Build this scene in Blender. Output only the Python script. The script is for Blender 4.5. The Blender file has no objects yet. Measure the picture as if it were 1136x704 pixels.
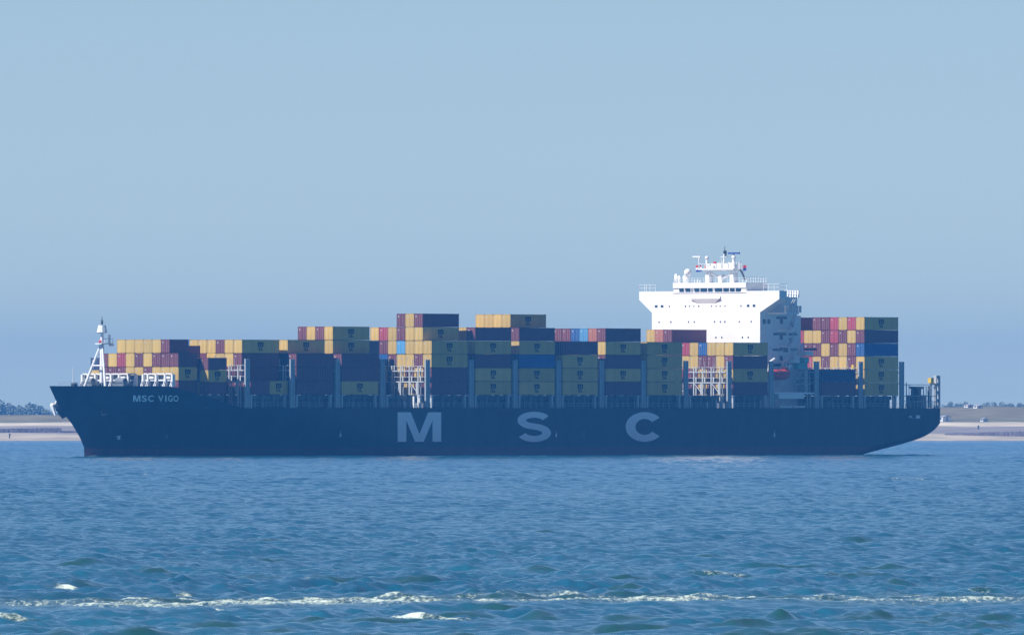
import bpy, bmesh, math, random
import numpy as np
from mathutils import Vector, Matrix

random.seed(7)
import time as _t
_t0 = _t.time()
SC = bpy.context.scene
COL = SC.collection
R = math.radians

# ------------------------------------------------------------------ camera, sky, sun, exposure
EYE = 7.3                      # metres above the water
FPX, HOR = 17745.0, 468.0      # focal length in photo pixels (1136 wide), horizon row
cam = bpy.data.cameras.new('camera')
co = bpy.data.objects.new('camera', cam)
COL.objects.link(co)
co.location = (0, 0, EYE)
co.rotation_euler = (R(90), 0, 0)
cam.sensor_width = 36.0
cam.lens = 36.0 * FPX / 1136
cam.shift_y = (HOR - 352) / 1136
cam.clip_start = 1.0
cam.clip_end = 60000
SC.camera = co

SUN_EL = 50.0
SUN_DIR = Vector((-.943 * math.cos(R(SUN_EL)), -.333 * math.cos(R(SUN_EL)), math.sin(R(SUN_EL)))).normalized()
world = bpy.data.worlds.new('World')
SC.world = world
world.use_nodes = True
wn = world.node_tree
bg = wn.nodes['Background']
sky = wn.nodes.new('ShaderNodeTexSky')
sky.sky_type = 'NISHITA'
sky.sun_disc = False
sky.sun_elevation = R(SUN_EL)
sky.sun_rotation = math.atan2(SUN_DIR.x, SUN_DIR.y)
sky.altitude = 0
sky.air_density = 0.5
sky.dust_density = 0.0
sky.ozone_density = 3.2
bg.inputs['Strength'].default_value = 0.063
wn.links.new(sky.outputs['Color'], bg.inputs['Color'])

sl = bpy.data.lights.new('sun', 'SUN')
sl.energy = 5.0
sl.angle = R(0.5)
sl.color = (1.0, 0.97, 0.93)
so = bpy.data.objects.new('sun', sl)
COL.objects.link(so)
so.rotation_euler = SUN_DIR.to_track_quat('Z', 'Y').to_euler()

SC.view_settings.view_transform = 'Standard'
SC.view_settings.look = 'None'
SC.view_settings.gamma = 1.0
SC.view_settings.exposure = 0.6
SC.render.engine = 'CYCLES'
SC.cycles.max_bounces = 6
SC.cycles.volume_bounces = 0
SC.cycles.use_denoising = True

HAZE_DENSITY = 0.8e-4
HAZE_COLOR = (0.062, 0.335, 0.90, 1)

# ------------------------------------------------------------------ small helpers
def tag(o, label=None, cat=None, group=None, kind=None):
    if label: o['label'] = label
    if cat: o['category'] = cat
    if group: o['group'] = group
    if kind: o['kind'] = kind
    return o

def empty(name, parent=None, loc=(0, 0, 0)):
    o = bpy.data.objects.new(name, None)
    COL.objects.link(o)
    o.location = loc
    if parent: o.parent = parent
    return o

def link_mesh(name, me, parent=None):
    o = bpy.data.objects.new(name, me)
    COL.objects.link(o)
    if parent: o.parent = parent
    return o

class MB:
    """Collects boxes, tubes and sheets and links them as one mesh."""
    def __init__(s):
        s.v = []; s.f = []; s.m = []
    def add(s, vs, fs, mi=0):
        n = len(s.v)
        s.v += [tuple(v) for v in vs]
        s.f += [tuple(i + n for i in f) for f in fs]
        s.m += [mi] * len(fs)
        return s
    def box(s, x0, x1, y0, y1, z0, z1, mi=0):
        x0, x1 = min(x0, x1), max(x0, x1); y0, y1 = min(y0, y1), max(y0, y1); z0, z1 = min(z0, z1), max(z0, z1)
        vs = [(x0, y0, z0), (x1, y0, z0), (x1, y1, z0), (x0, y1, z0), (x0, y0, z1), (x1, y0, z1), (x1, y1, z1), (x0, y1, z1)]
        return s.add(vs, [(3, 2, 1, 0), (4, 5, 6, 7), (0, 1, 5, 4), (1, 2, 6, 5), (2, 3, 7, 6), (3, 0, 4, 7)], mi)
    def tube(s, a, b, r0, r1=None, n=8, mi=0):
        r1 = r0 if r1 is None else r1
        a, b = Vector(a), Vector(b); d = (b - a).normalized()
        u = d.orthogonal().normalized(); w = d.cross(u)
        vs = []
        for p, r in ((a, r0), (b, r1)):
            for k in range(n):
                t = 2 * math.pi * k / n
                vs.append(p + u * (r * math.cos(t)) + w * (r * math.sin(t)))
        fs = [(k, (k + 1) % n, n + (k + 1) % n, n + k) for k in range(n)]
        fs += [tuple(range(n - 1, -1, -1)), tuple(range(n, 2 * n))]
        return s.add(vs, fs, mi)
    def ball(s, c, rx, ry=None, rz=None, n=10, mi=0):
        ry = ry or rx; rz = rz or rx
        vs = [(c[0], c[1], c[2] - rz)]
        m = n // 2
        for i in range(1, m):
            ph = math.pi * i / m - math.pi / 2
            for k in range(n):
                t = 2 * math.pi * k / n
                vs.append((c[0] + rx * math.cos(ph) * math.cos(t), c[1] + ry * math.cos(ph) * math.sin(t), c[2] + rz * math.sin(ph)))
        vs.append((c[0], c[1], c[2] + rz))
        fs = [(0, 1 + (k + 1) % n, 1 + k) for k in range(n)]
        for i in range(m - 2):
            for k in range(n):
                a = 1 + i * n
                fs.append((a + k, a + (k + 1) % n, a + n + (k + 1) % n, a + n + k))
        a = 1 + (m - 2) * n
        fs += [(a + k, a + (k + 1) % n, len(vs) - 1) for k in range(n)]
        return s.add(vs, fs, mi)
    def prism(s, poly, y0, y1, mi=0):
        """poly in (x,z), extruded along y"""
        n = len(poly)
        vs = [(p[0], y0, p[1]) for p in poly] + [(p[0], y1, p[1]) for p in poly]
        fs = [tuple(range(n)), tuple(range(2 * n - 1, n - 1, -1))]
        fs += [(k, n + k, n + (k + 1) % n, (k + 1) % n) for k in range(n)]
        return s.add(vs, fs, mi)
    def prism_x(s, poly, x0, x1, mi=0):
        """poly in (y,z), extruded along x"""
        n = len(poly)
        vs = [(x0, p[0], p[1]) for p in poly] + [(x1, p[0], p[1]) for p in poly]
        fs = [tuple(range(n)), tuple(range(2 * n - 1, n - 1, -1))]
        fs += [(k, n + k, n + (k + 1) % n, (k + 1) % n) for k in range(n)]
        return s.add(vs, fs, mi)
    def mesh(s, name, mats, fix=True, smooth=False):
        me = bpy.data.meshes.new(name)
        me.from_pydata(s.v, [], s.f)
        mats = mats if isinstance(mats, (list, tuple)) else [mats]
        for m in mats: me.materials.append(m)
        me.polygons.foreach_set('material_index', s.m)
        if fix:
            bm = bmesh.new(); bm.from_mesh(me)
            bmesh.ops.recalc_face_normals(bm, faces=bm.faces)
            bm.to_mesh(me); bm.free()
        if smooth:
            me.polygons.foreach_set('use_smooth', [True] * len(me.polygons))
        me.update()
        return me
    def build(s, name, mats, parent=None, smooth=False, fix=True):
        return link_mesh(name, s.mesh(name, mats, fix, smooth), parent)

# ------------------------------------------------------------------ materials
def mat(name, base, rough=0.6, spec=0.3, var=0.12, scale=0.35, metal=0.0, dirt=None, per_object=0.0, streak=False):
    m = bpy.data.materials.new(name)
    m.use_nodes = True
    nt = m.node_tree; L = nt.links
    p = nt.nodes['Principled BSDF']
    p.inputs['Roughness'].default_value = rough
    p.inputs['Specular IOR Level'].default_value = spec
    p.inputs['Metallic'].default_value = metal
    tc = nt.nodes.new('ShaderNodeTexCoord')
    mp = nt.nodes.new('ShaderNodeMapping')
    if streak: mp.inputs['Scale'].default_value = (1.0, 1.0, 0.18)
    L.new(tc.outputs['Object'], mp.inputs['Vector'])
    nz = nt.nodes.new('ShaderNodeTexNoise')
    nz.inputs['Scale'].default_value = scale
    nz.inputs['Detail'].default_value = 6
    nz.inputs['Roughness'].default_value = 0.65
    L.new(mp.outputs['Vector'], nz.inputs['Vector'])
    rp = nt.nodes.new('ShaderNodeValToRGB')
    b = Vector(base[:3])
    lo = b * (1 - var); hi = b * (1 + var)
    rp.color_ramp.elements[0].position = 0.3
    rp.color_ramp.elements[1].position = 0.7
    rp.color_ramp.elements[0].color = (*lo, 1)
    rp.color_ramp.elements[1].color = (*hi, 1)
    L.new(nz.outputs['Fac'], rp.inputs['Fac'])
    out = rp.outputs['Color']
    if dirt:
        n2 = nt.nodes.new('ShaderNodeTexNoise')
        n2.inputs['Scale'].default_value = scale * 3.1
        n2.inputs['Detail'].default_value = 8
        L.new(mp.outputs['Vector'], n2.inputs['Vector'])
        r2 = nt.nodes.new('ShaderNodeValToRGB')
        r2.color_ramp.elements[0].position = 0.55
        r2.color_ramp.elements[1].position = 0.75
        r2.color_ramp.elements[0].color = (0, 0, 0, 1)
        r2.color_ramp.elements[1].color = (0.7, 0.7, 0.7, 1)
        L.new(n2.outputs['Fac'], r2.inputs['Fac'])
        mx = nt.nodes.new('ShaderNodeMix'); mx.data_type = 'RGBA'
        L.new(r2.outputs['Color'], mx.inputs['Factor'])
        L.new(out, mx.inputs['A'])
        mx.inputs['B'].default_value = (*dirt, 1)
        out = mx.outputs['Result']
    if per_object:
        oi = nt.nodes.new('ShaderNodeObjectInfo')
        mr = nt.nodes.new('ShaderNodeMapRange')
        mr.inputs['To Min'].default_value = 1 - per_object
        mr.inputs['To Max'].default_value = 1 + per_object
        L.new(oi.outputs['Random'], mr.inputs['Value'])
        hs = nt.nodes.new('ShaderNodeHueSaturation')
        L.new(mr.outputs['Result'], hs.inputs['Value'])
        L.new(out, hs.inputs['Color'])
        out = hs.outputs['Color']
    L.new(out, p.inputs['Base Color'])
    return m

M_white = mat('white_paint', (0.86, 0.86, 0.85), 0.5, 0.3, 0.04, 0.2)
M_grey = mat('light_grey_paint', (0.52, 0.54, 0.55), 0.6, 0.3, 0.08, 0.4)
M_bridge = mat('lashing_bridge_paint', (0.50, 0.52, 0.52), 0.6, 0.3, 0.12, 0.5)
M_tower = mat('tower_paint', (0.36, 0.39, 0.41), 0.6, 0.3, 0.15, 0.6)
M_deckgrey = mat('hatch_paint', (0.17, 0.19, 0.21), 0.7, 0.2, 0.2, 0.3)
M_dark = mat('dark_steel', (0.03, 0.035, 0.04), 0.6, 0.3, 0.2)
M_glass = mat('window_glass', (0.02, 0.05, 0.08), 0.15, 0.5, 0.1)
M_teal = mat('teal_paint', (0.16, 0.45, 0.40), 0.5, 0.3, 0.1)
M_orange = mat('lifeboat_orange', (0.62, 0.07, 0.05), 0.4, 0.4, 0.1)
M_red = mat('signal_red', (0.60, 0.04, 0.03), 0.5, 0.3, 0.1)
M_blueflag = mat('flag_blue', (0.05, 0.08, 0.30), 0.8, 0.1, 0.1)
M_yellowpaint = mat('safety_yellow', (0.75, 0.50, 0.05), 0.5, 0.3, 0.1)
M_letter = mat('hull_lettering', (0.92, 0.92, 0.92), 0.6, 0.6, 0.03, 0.4, dirt=(0.80, 0.82, 0.82))
M_logo = mat('logo_paint', (0.012, 0.013, 0.018), 0.6, 0.2, 0.1)
M_rust = mat('rusty_steel', (0.24, 0.15, 0.10), 0.8, 0.2, 0.3, 1.5)

CCOL = {'y': ('yellow', (0.64, 0.43, 0.095)), 'b': ('burgundy', (0.17, 0.045, 0.055)), 'r': ('red', (0.40, 0.05, 0.075)),
        'n': ('navy', (0.03, 0.05, 0.13)), 'u': ('blue', (0.025, 0.10, 0.30)), 'l': ('light blue', (0.10, 0.34, 0.62)),
        'o': ('salmon orange', (0.48, 0.17, 0.10))}
M_cont = {k: mat('container_' + v[0].replace(' ', '_'), v[1], 0.6, 0.25, 0.10, 0.5, dirt=tuple(c * .7 + .01 for c in v[1]), per_object=0.13, streak=True)
          for k, v in CCOL.items()}
M_frame = {k: mat('container_frame_' + v[0].replace(' ', '_'), tuple(c * .8 for c in v[1]), 0.6, 0.25, 0.10, 0.5) for k, v in CCOL.items()}

def hull_material():
    m = bpy.data.materials.new('hull_paint')
    m.use_nodes = True
    nt = m.node_tree; L = nt.links
    p = nt.nodes['Principled BSDF']
    p.inputs['Roughness'].default_value = 0.45
    p.inputs['Specular IOR Level'].default_value = 0.25
    tc = nt.nodes.new('ShaderNodeTexCoord')
    sp = nt.nodes.new('ShaderNodeSeparateXYZ')
    L.new(tc.outputs['Object'], sp.inputs['Vector'])
    # paint scheme: oxide red boot-topping below the load line, near-black blue above
    st = nt.nodes.new('ShaderNodeMath'); st.operation = 'GREATER_THAN'
    st.inputs[1].default_value = 1.85
    L.new(sp.outputs['Z'], st.inputs[0])
    mp = nt.nodes.new('ShaderNodeMapping'); mp.inputs['Scale'].default_value = (0.06, 0.06, 0.02)
    L.new(tc.outputs['Object'], mp.inputs['Vector'])
    nz = nt.nodes.new('ShaderNodeTexNoise'); nz.inputs['Scale'].default_value = 5; nz.inputs['Detail'].default_value = 7
    L.new(mp.outputs['Vector'], nz.inputs['Vector'])
    ra = nt.nodes.new('ShaderNodeValToRGB')
    ra.color_ramp.elements[0].position = .35; ra.color_ramp.elements[1].position = .75
    ra.color_ramp.elements[0].color = (.003, .009, .026, 1); ra.color_ramp.elements[1].color = (.016, .030, .060, 1)
    rb = nt.nodes.new('ShaderNodeValToRGB')
    rb.color_ramp.elements[0].position = .3; rb.color_ramp.elements[1].position = .7
    rb.color_ramp.elements[0].color = (.085, .018, .022, 1); rb.color_ramp.elements[1].color = (.13, .03, .03, 1)
    L.new(nz.outputs['Fac'], ra.inputs['Fac']); L.new(nz.outputs['Fac'], rb.inputs['Fac'])
    mx = nt.nodes.new('ShaderNodeMix'); mx.data_type = 'RGBA'
    L.new(st.outputs[0], mx.inputs['Factor'])
    L.new(rb.outputs['Color'], mx.inputs['A']); L.new(ra.outputs['Color'], mx.inputs['B'])
    L.new(mx.outputs['Result'], p.inputs['Base Color'])
    return m
M_hull = hull_material()

# ------------------------------------------------------------------ ship frame: s aft of the bow tip, t to port, u above the water
TH = R(50.4)
CS, SN = math.cos(TH), math.sin(TH)
BX, BY = -98.0, 3390.0
T = 20.0                        # half beam
def world_of(s, t, u): return Vector((BX + s * CS + t * SN, BY + s * SN - t * CS, u))
def s_at(px, t):                # where the photo's column px meets the plane t
    k = (px - 568) / FPX
    # BX + s CS + t SN = k (BY + s SN - t CS)
    return (k * (BY - t * CS) - BX - t * SN) / (CS - k * SN)
def t_at(px, s):
    k = (px - 568) / FPX
    return (k * (BY + s * SN) - BX - s * CS) / (SN + k * CS)
def u_at(py, s, t):
    d = BY + s * SN - t * CS
    return EYE + (HOR - py) * d / FPX

ship = empty('container_ship', None, (BX, BY, 0))
ship.rotation_euler = (0, 0, TH)
tag(ship, 'long dark blue container ship with pale MSC hull letters and white bridge house', 'container ship')
SHIP_M = Matrix.Translation((BX, BY, 0)) @ Matrix.Rotation(TH, 4, 'Z')

class SB(MB):
    """MB in ship coordinates (s, t, u): t goes to port, so local y = -t."""
    def sbox(s, s0, s1, t0, t1, u0, u1, mi=0): return s.box(s0, s1, -t0, -t1, u0, u1, mi)
    def stube(s, a, b, r0, r1=None, n=6, mi=0): return s.tube((a[0], -a[1], a[2]), (b[0], -b[1], b[2]), r0, r1, n, mi)
    def sball(s, c, *r, **k): return s.ball((c[0], -c[1], c[2]), *r, **k)

# ------------------------------------------------------------------ hull
stem_px = [(54.7, 427.8), (66, 452.7), (79.5, 469.7), (88.8, 485.3), (93.2, 496), (93.6, 506.6)]
stem_us = sorted((u_at(py, s_at(px, 0), 0), s_at(px, 0)) for px, py in stem_px)
SU = [a for a, b in stem_us]; SS = [b for a, b in stem_us]
def stem(u): return float(np.interp(u, SU, SS))
L_SHIP = s_at(1043, T)
DECK = 10.4
def deck_u(s):
    if s < 21: return 14.95 - 0.02 * s * 0
    return float(np.interp(s, [21, 23, 36, 38.5], [14.95, 14.7, 11.4, DECK]))
stern_px = [(967, 505), (985, 500.3), (1005, 495.2), (1023.5, 489.6), (1030, 486.6), (1035, 483), (1039, 478.6), (1041.9, 473), (1043, 463)]
stern_s = [s_at(a, 19) for a, b in stern_px]; stern_u = [u_at(b, s, 19) for (a, b), s in zip(stern_px, stern_s)]
def keel(s):
    if s < stern_s[0]: return -3.0 if s < stern_s[0] - 12 else -3.0 + 3.0 * (s - stern_s[0] + 12) / 12 + stern_u[0] * ((s - stern_s[0] + 12) / 12)
    return float(np.interp(s, stern_s, stern_u))
def half_beam(s, u):
    u = max(u, -3)
    a = s - stem(u)
    if a <= 0: return 0.0
    f = min(max(u / 15.0, 0), 1)
    Le = 92 - 40 * f ** 0.8
    p = 1.75 + 0.5 * f
    b = T if a >= Le else T * (1 - (1 - a / Le) ** p)
    k = keel(s)
    if k > -2.9:
        h = min(max((u - k) / 2.2, 0), 1)
        b *= math.sqrt(max(0, 1 - (1 - h) ** 2)) * 0.35 + 0.65
    return b

def build_hull():
    NS, NV = 150, 18
    aa = [(i / NS) ** 1.6 for i in range(NS)] + [1.0]
    # denser stations towards the transom too
    aa = sorted(set([round(x, 5) for x in aa] + [0.93 + 0.07 * k / 30 for k in range(31)]))
    mb = MB(); port = []; star = []
    vs = []
    for a in aa:
        row = []
        s_nom = stem(9) + a * (L_SHIP - stem(9))
        for j in range(NV + 1):
            lo = keel(s_nom)
            v = j / NV
            s = a * L_SHIP
            hi = deck_u(s)
            u = lo + v * (hi - lo)
            s = stem(u) * (1 - a) + a * L_SHIP
            row.append((s, half_beam(s, u), u))
        vs.append(row)
    n = NV + 1
    V = []; F = []
    for row in vs:
        for s, b, u in row: V.append((s, -b, u))
    off = len(V)
    for row in vs:
        for s, b, u in row: V.append((s, b, u))
    for i in range(len(vs) - 1):
        for j in range(NV):
            q = (i * n + j, (i + 1) * n + j, (i + 1) * n + j + 1, i * n + j + 1)
            F.append(q); F.append(tuple(off + k for k in reversed(q)))
        F.append((i * n + NV, (i + 1) * n + NV, off + (i + 1) * n + NV, off + i * n + NV))       # deck
        F.append((i * n, off + i * n, off + (i + 1) * n, (i + 1) * n))                              # bottom
    i = len(vs) - 1
    for j in range(NV):
        F.append((i * n + j, off + i * n + j, off + i * n + j + 1, i * n + j + 1))
    mb.add(V, F)
    me = mb.mesh('hull', [M_hull], fix=False)
    bm = bmesh.new(); bm.from_mesh(me)
    bmesh.ops.remove_doubles(bm, verts=bm.verts, dist=0.002)
    bmesh.ops.recalc_face_normals(bm, faces=bm.faces)
    bm.to_mesh(me); bm.free()
    return link_mesh('hull', me, ship)
hull = build_hull()

def text_verts(body, offset=0.0, aspect=None):
    """(verts2d, faces) of a word in the built-in font, scaled to the unit box"""
    cu = bpy.data.curves.new('word', 'FONT')
    cu.body = body; cu.offset = offset; cu.resolution_u = 6
    o = bpy.data.objects.new('word', cu)
    COL.objects.link(o)
    dg = bpy.context.evaluated_depsgraph_get()
    me = bpy.data.meshes.new_from_object(o.evaluated_get(dg))
    vs = [v.co.copy() for v in me.vertices]; fs = [tuple(p.vertices) for p in me.polygons]
    bpy.data.objects.remove(o); bpy.data.curves.remove(cu); bpy.data.meshes.remove(me)
    x0 = min(v.x for v in vs); x1 = max(v.x for v in vs); y0 = min(v.y for v in vs); y1 = max(v.y for v in vs)
    return [((v.x - x0) / (x1 - x0), (v.y - y0) / (y1 - y0)) for v in vs], fs

def hull_text(name, verts2, faces, px0, px1, py0, py1, m, off=0.05, tref=T):
    s0, s1 = s_at(px0, tref), s_at(px1, tref)
    sm = (s0 + s1) / 2
    u1, u0 = u_at(py0, sm, tref), u_at(py1, sm, tref)
    mb = MB(); V = []
    t = tref
    for _ in range(25):
        sm = s_at((px0 + px1) / 2, t); t = .5 * t + .5 * half_beam(sm, (u0 + u1) / 2)
        u1, u0 = u_at(py0, sm, t), u_at(py1, sm, t)
    for a, b in verts2:
        u = u0 + b * (u1 - u0); px = px0 + a * (px1 - px0); tq = t
        for _ in range(25):
            s = s_at(px, tq); tq = .5 * tq + .5 * half_beam(s, u)
        V.append((s, -(half_beam(s, u) + off), u))
    mb.add(V, faces)
    return mb.build(name, [m], hull, fix=False)

# the three big letters
Mv = [(0, 0), (.20, 0), (.20, .72), (.40, 0), (.60, 0), (.80, .72), (.80, 0), (1, 0), (1, 1), (.70, 1), (.5, .26), (.30, 1), (0, 1)]
Mf = [(0, 1, 2, 11, 12), (2, 3, 10, 11), (3, 4, 10), (4, 5, 9, 10), (5, 6, 7, 8, 9)]
hull_text('hull_letter', Mv, Mf, 440.9, 489.3, 457.0, 489.6, M_letter)

def stroke(center, wx, wy):
    """a fat stroke along centre points with separate horizontal / vertical stroke weight"""
    n = len(center); A = []; B = []
    for i in range(n):
        p = Vector(center[max(i - 1, 0)]); q = Vector(center[min(i + 1, n - 1)])
        d = (q - p).normalized(); nn = Vector((-d.y, d.x))
        w = Vector((nn.x * wx, nn.y * wy))
        c = Vector(center[i])
        A.append(tuple(c + w)); B.append(tuple(c - w))
    fs = [(i, i + 1, n + i + 1, n + i) for i in range(n - 1)]
    return A + B, fs
def arc(cx, cy, rx, ry, a0, a1, n=18):
    return [(cx + rx * math.cos(R(a0 + (a1 - a0) * k / n)), cy + ry * math.sin(R(a0 + (a1 - a0) * k / n))) for k in range(n + 1)]
cv, cf = stroke(arc(.52, .5, .385, .385, 38, 322, 40), .135, .115)
hull_text('hull_letter', cv, cf, 693.8, 734.5, 456.8, 489.6, M_letter)
sc = arc(.5, .72, .37, .18, 22, 180, 16) + arc(.5, .72, .37, .20, 190, 262, 8) + arc(.5, .29, .37, .21, 82, 0, 8) + arc(.5, .29, .37, .19, -10, -162, 16)
sv, sf = stroke(sc, .13, .10)
hull_text('hull_letter', sv, sf, 573.8, 611.0, 456.4, 489.8, M_letter)
for ch, a, b in (('M', 147.5, 155.5), ('S', 157, 162.6), ('C', 164, 170.2), ('V', 175, 181.2), ('I', 183, 184.6), ('G', 186.2, 191.4), ('O', 192.2, 197.8)):
    v2, f2 = (Mv, Mf) if ch == 'M' else text_verts(ch, 0.018)
    hull_text('name_letter', v2, f2, a, b, 438.3, 445.2, M_letter, 0.06, 16.6)
def hull_quad(name, px0, px1, py0, py1, m, tref=T, nx=2, ny=3):
    V = [(i / nx, j / ny) for j in range(ny + 1) for i in range(nx + 1)]
    F = [(j * (nx + 1) + i, j * (nx + 1) + i + 1, (j + 1) * (nx + 1) + i + 1, (j + 1) * (nx + 1) + i) for j in range(ny) for i in range(nx)]
    return hull_text(name, V, F, px0, px1, py0, py1, m, 0.04, tref)
for x in (377.3, 616.8, 858.8):
    hull_text('draught_mark', [(0.3, 0), (.75, 0), (.9, .25), (.75, .45), (.62, 1), (.5, .5), (.1, .3)], [(0, 1, 2, 3, 4, 5, 6)], x - 1.2, x + 1.4, 476.5, 484.5, M_letter)
for k in range(4):
    hull_quad('pilot_mark', 644, 649, 477.5 + 2.4 * k, 478.7 + 2.4 * k, mat('faded_mark', (.07, .09, .12)) if k == 0 else bpy.data.materials['faded_mark'])
for ch, a, b in (('PL', 1008.3, 1012.6),):
    v2, f2 = text_verts(ch, 0.02); hull_text('stern_mark', v2, f2, a, b, 460.8, 463.8, M_letter)
hull_quad('stern_plate', 1016, 1020.6, 460.3, 464, M_letter)
hull_text('thruster_mark', [(.3, 0), (.6, .1), (.9, 0), (.8, .4), (1, 1), (.45, .8), (0, .7), (.35, .4)], [(0, 1, 2, 7), (2, 3, 4, 5, 7), (5, 6, 7)], 128.5, 134, 482.2, 487.5, M_letter, 0.05, 9.5)
hull_text('thruster_mark', [(.3, 0), (.7, 0), (1, .5), (.7, 1), (.3, 1), (0, .5)], [(0, 1, 2, 3, 4, 5)], 182, 187, 481.5, 486.5, bpy.data.materials['faded_mark'], 0.05, 14)

# anchors on their bolsters (one each bow)
def anchor(px, py, side):
    t = 8.0
    for _ in range(12):
        s = s_at(px, side * t); u = u_at(py, s, side * t); t = half_beam(s, u)
    t = half_beam(s, u)
    sgn = side
    b = SB()
    b.sball((s + .3, sgn * (t - .2), u + .5), 1.5, 1.5, 1.3, n=12)
    o = b.build('anchor_bolster', [M_hull], hull, smooth=True)
    a = SB(); y = t + .75
    a.stube((s - .1, sgn * (y - .5), u + .7), (s - .1, sgn * (y + .1), u - .5), .16, .2)
    a.stube((s - .8, sgn * y, u - .5), (s + .6, sgn * y, u - .5), .2)
    for e in (-.8, .6):
        a.stube((s + e, sgn * y, u - .5), (s + e * 1.15, sgn * (y + .25), u + .3), .2, .06)
    a.build('anchor', [M_rust if side > 0 else M_white], hull)
anchor(112.5, 457.0, 1)
# starboard anchor shows left of the stem
def anchor_starboard():
    s = 14.2; u = 10.6
    t = half_beam(s, u)
    for k in range(60):
        # slide along the surface until the surface itself projects near px 68
        w = world_of(s, -t, u); px = 568 + FPX * w.x / w.y
        s += 0.3 * (1 if px < 68.5 else -1) * 0.5; t = half_beam(s, u)
    b = SB(); b.sball((s, -(t + .1), u), 1.5, 1.4, 1.5, n=12)
    b.build('anchor_bolster', [M_hull], hull, smooth=True)
    a = SB()
    y = -(t + 1.6)
    a.stube((s, y + 1.0, u + 2.0), (s, y - .2, u + .2), .35, .45)
    a.stube((s - 1.4, y, u + .3), (s + 1.4, y - .3, u + .3), .5)
    for e in (-1.3, 1.3):
        a.stube((s + e, y, u + .2), (s + e, y + .9, u - 1.9), .55, .2)
    a.build('anchor', [M_white], hull)
    a = SB(); a.stube((s, y + 1.3, u - 1.0), (s + .5, y + 1.9, u - 2.4), .8, .5, 8); a.build('hawse_lip', [M_dark], hull)
anchor_starboard()

# ------------------------------------------------------------------ container prototypes
CW, CH = 2.438, 2.896
def container_mesh(code, length, height):
    """corrugated steel box, origin at the middle of its base; x runs along the length, doors at -x"""
    mb = MB()
    hl, hw = length / 2, CW / 2
    p = .12
    # corner posts, rails and castings
    for sx in (-1, 1):
        for sy in (-1, 1):
            mb.box(sx * hl, sx * (hl - .16), sy * hw, sy * (hw - .14), .12, height - .12, 1)
            for z0, z1 in ((0, .118), (height - .118, height)):
                mb.box(sx * hl, sx * (hl - .18), sy * hw, sy * (hw - .16), z0, z1, 2)
    for sy in (-1, 1):
        for z0, z1 in ((.02, .16), (height - .14, height - .02)):
            mb.box(-hl + .181, hl - .181, sy * (hw - .004), sy * (hw - .1), z0, z1, 1)
    for sx in (-1, 1):
        for z0, z1 in ((.02, .15), (height - .13, height - .02)):
            mb.box(sx * (hl - .004), sx * (hl - .1), -hw + .161, hw - .161, z0, z1, 1)
    # corrugated long sides
    n = int(length / .56)
    for sy in (-1, 1):
        V = []; F = []
        step = (length - .32) / n
        xs = []
        for k in range(n):
            x = -hl + .16 + k * step
            xs += [(x, 0), (x + step * .30, 0), (x + step * .5, .036), (x + step * .8, .036)]
        xs.append((hl - .16, 0))
        for x, d in xs:
            y = sy * (hw - .012 - d)
            V += [(x, y, .155), (x, y, height - .135)]
        for k in range(len(xs) - 1):
            q = (2 * k, 2 * k + 2, 2 * k + 3, 2 * k + 1)
            F.append(q if sy < 0 else tuple(reversed(q)))
        mb.add(V, F, 0)
    # front wall corrugation (+x) and door leaves with lock rods (-x)
    n = 5; V = []; F = []; xs = []; step = (CW - .28) / n
    for k in range(n):
        y = -hw + .14 + k * step
        xs += [(y, 0), (y + step * .3, 0), (y + step * .5, .036), (y + step * .8, .036)]
    xs.append((hw - .14, 0))
    for y, d in xs: V += [(hl - .012 - d, y, .145), (hl - .012 - d, y, height - .125)]
    F = [(2 * k, 2 * k + 2, 2 * k + 3, 2 * k + 1) for k in range(len(xs) - 1)]
    mb.add(V, F, 0)
    for y0, y1 in ((-hw + .15, -.012), (.012, hw - .15)):
        mb.box(-hl + .02, -hl + .07, y0, y1, .16, height - .14, 0)
    mb.box(-hl + .08, -hl + .1, -hw + .14, hw - .14, .15, height - .13, 2)
    for y in (-.85, -.35, .35, .85):
        mb.tube((-hl + .0, y, .17), (-hl + .0, y, height - .15), .022, n=5, mi=3)
    mb.add([(-hl + .017, .55, height - .75), (-hl + .017, .8, height - .75), (-hl + .017, .8, height - .5), (-hl + .017, .55, height - .5)], [(3, 2, 1, 0)], 3)
    # roof and floor
    mb.box(-hl + .1, hl - .1, -hw + .1, hw - .1, height - .06, height - .04, 0)
    mb.box(-hl + .1, hl - .1, -hw + .1, hw - .1, .05, .09, 2)
    return mb.mesh('container_' + CCOL[code][0].replace(' ', '_'), [M_cont[code], M_frame[code], M_dark, M_grey], fix=False)

_cm = {}
def cmesh(code, length, height):
    k = (code, length, height)
    if k not in _cm: _cm[k] = container_mesh(*k)
    return _cm[k]
_lm = {}
def logo_mesh(height):
    if height not in _lm:
        mb = MB()
        y = -(CW / 2 + .012); zc = height / 2
        def bar(x0, x1, z0, z1): mb.add([(x0, y, zc + z0), (x1, y, zc + z0), (x1, y, zc + z1), (x0, y, zc + z1)], [(0, 1, 2, 3)])
        bar(-.95, .95, .62, .92)                                                    # m
        for x in (-.95, -.25, .45): bar(x, x + .5, .06, .619)
        for z in (-.90, -.50, -.10): bar(-.80, -.10, z, z + .16)                    # s
        bar(-.80, -.56, -.339, -.101); bar(-.34, -.10, -.739, -.501)
        for z in (-.90, -.10): bar(.10, .80, z, z + .16)                            # c
        bar(.10, .36, -.739, -.101)
        _lm[height] = mb.mesh('logo', [M_logo], fix=False)
    return _lm[height]

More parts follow.
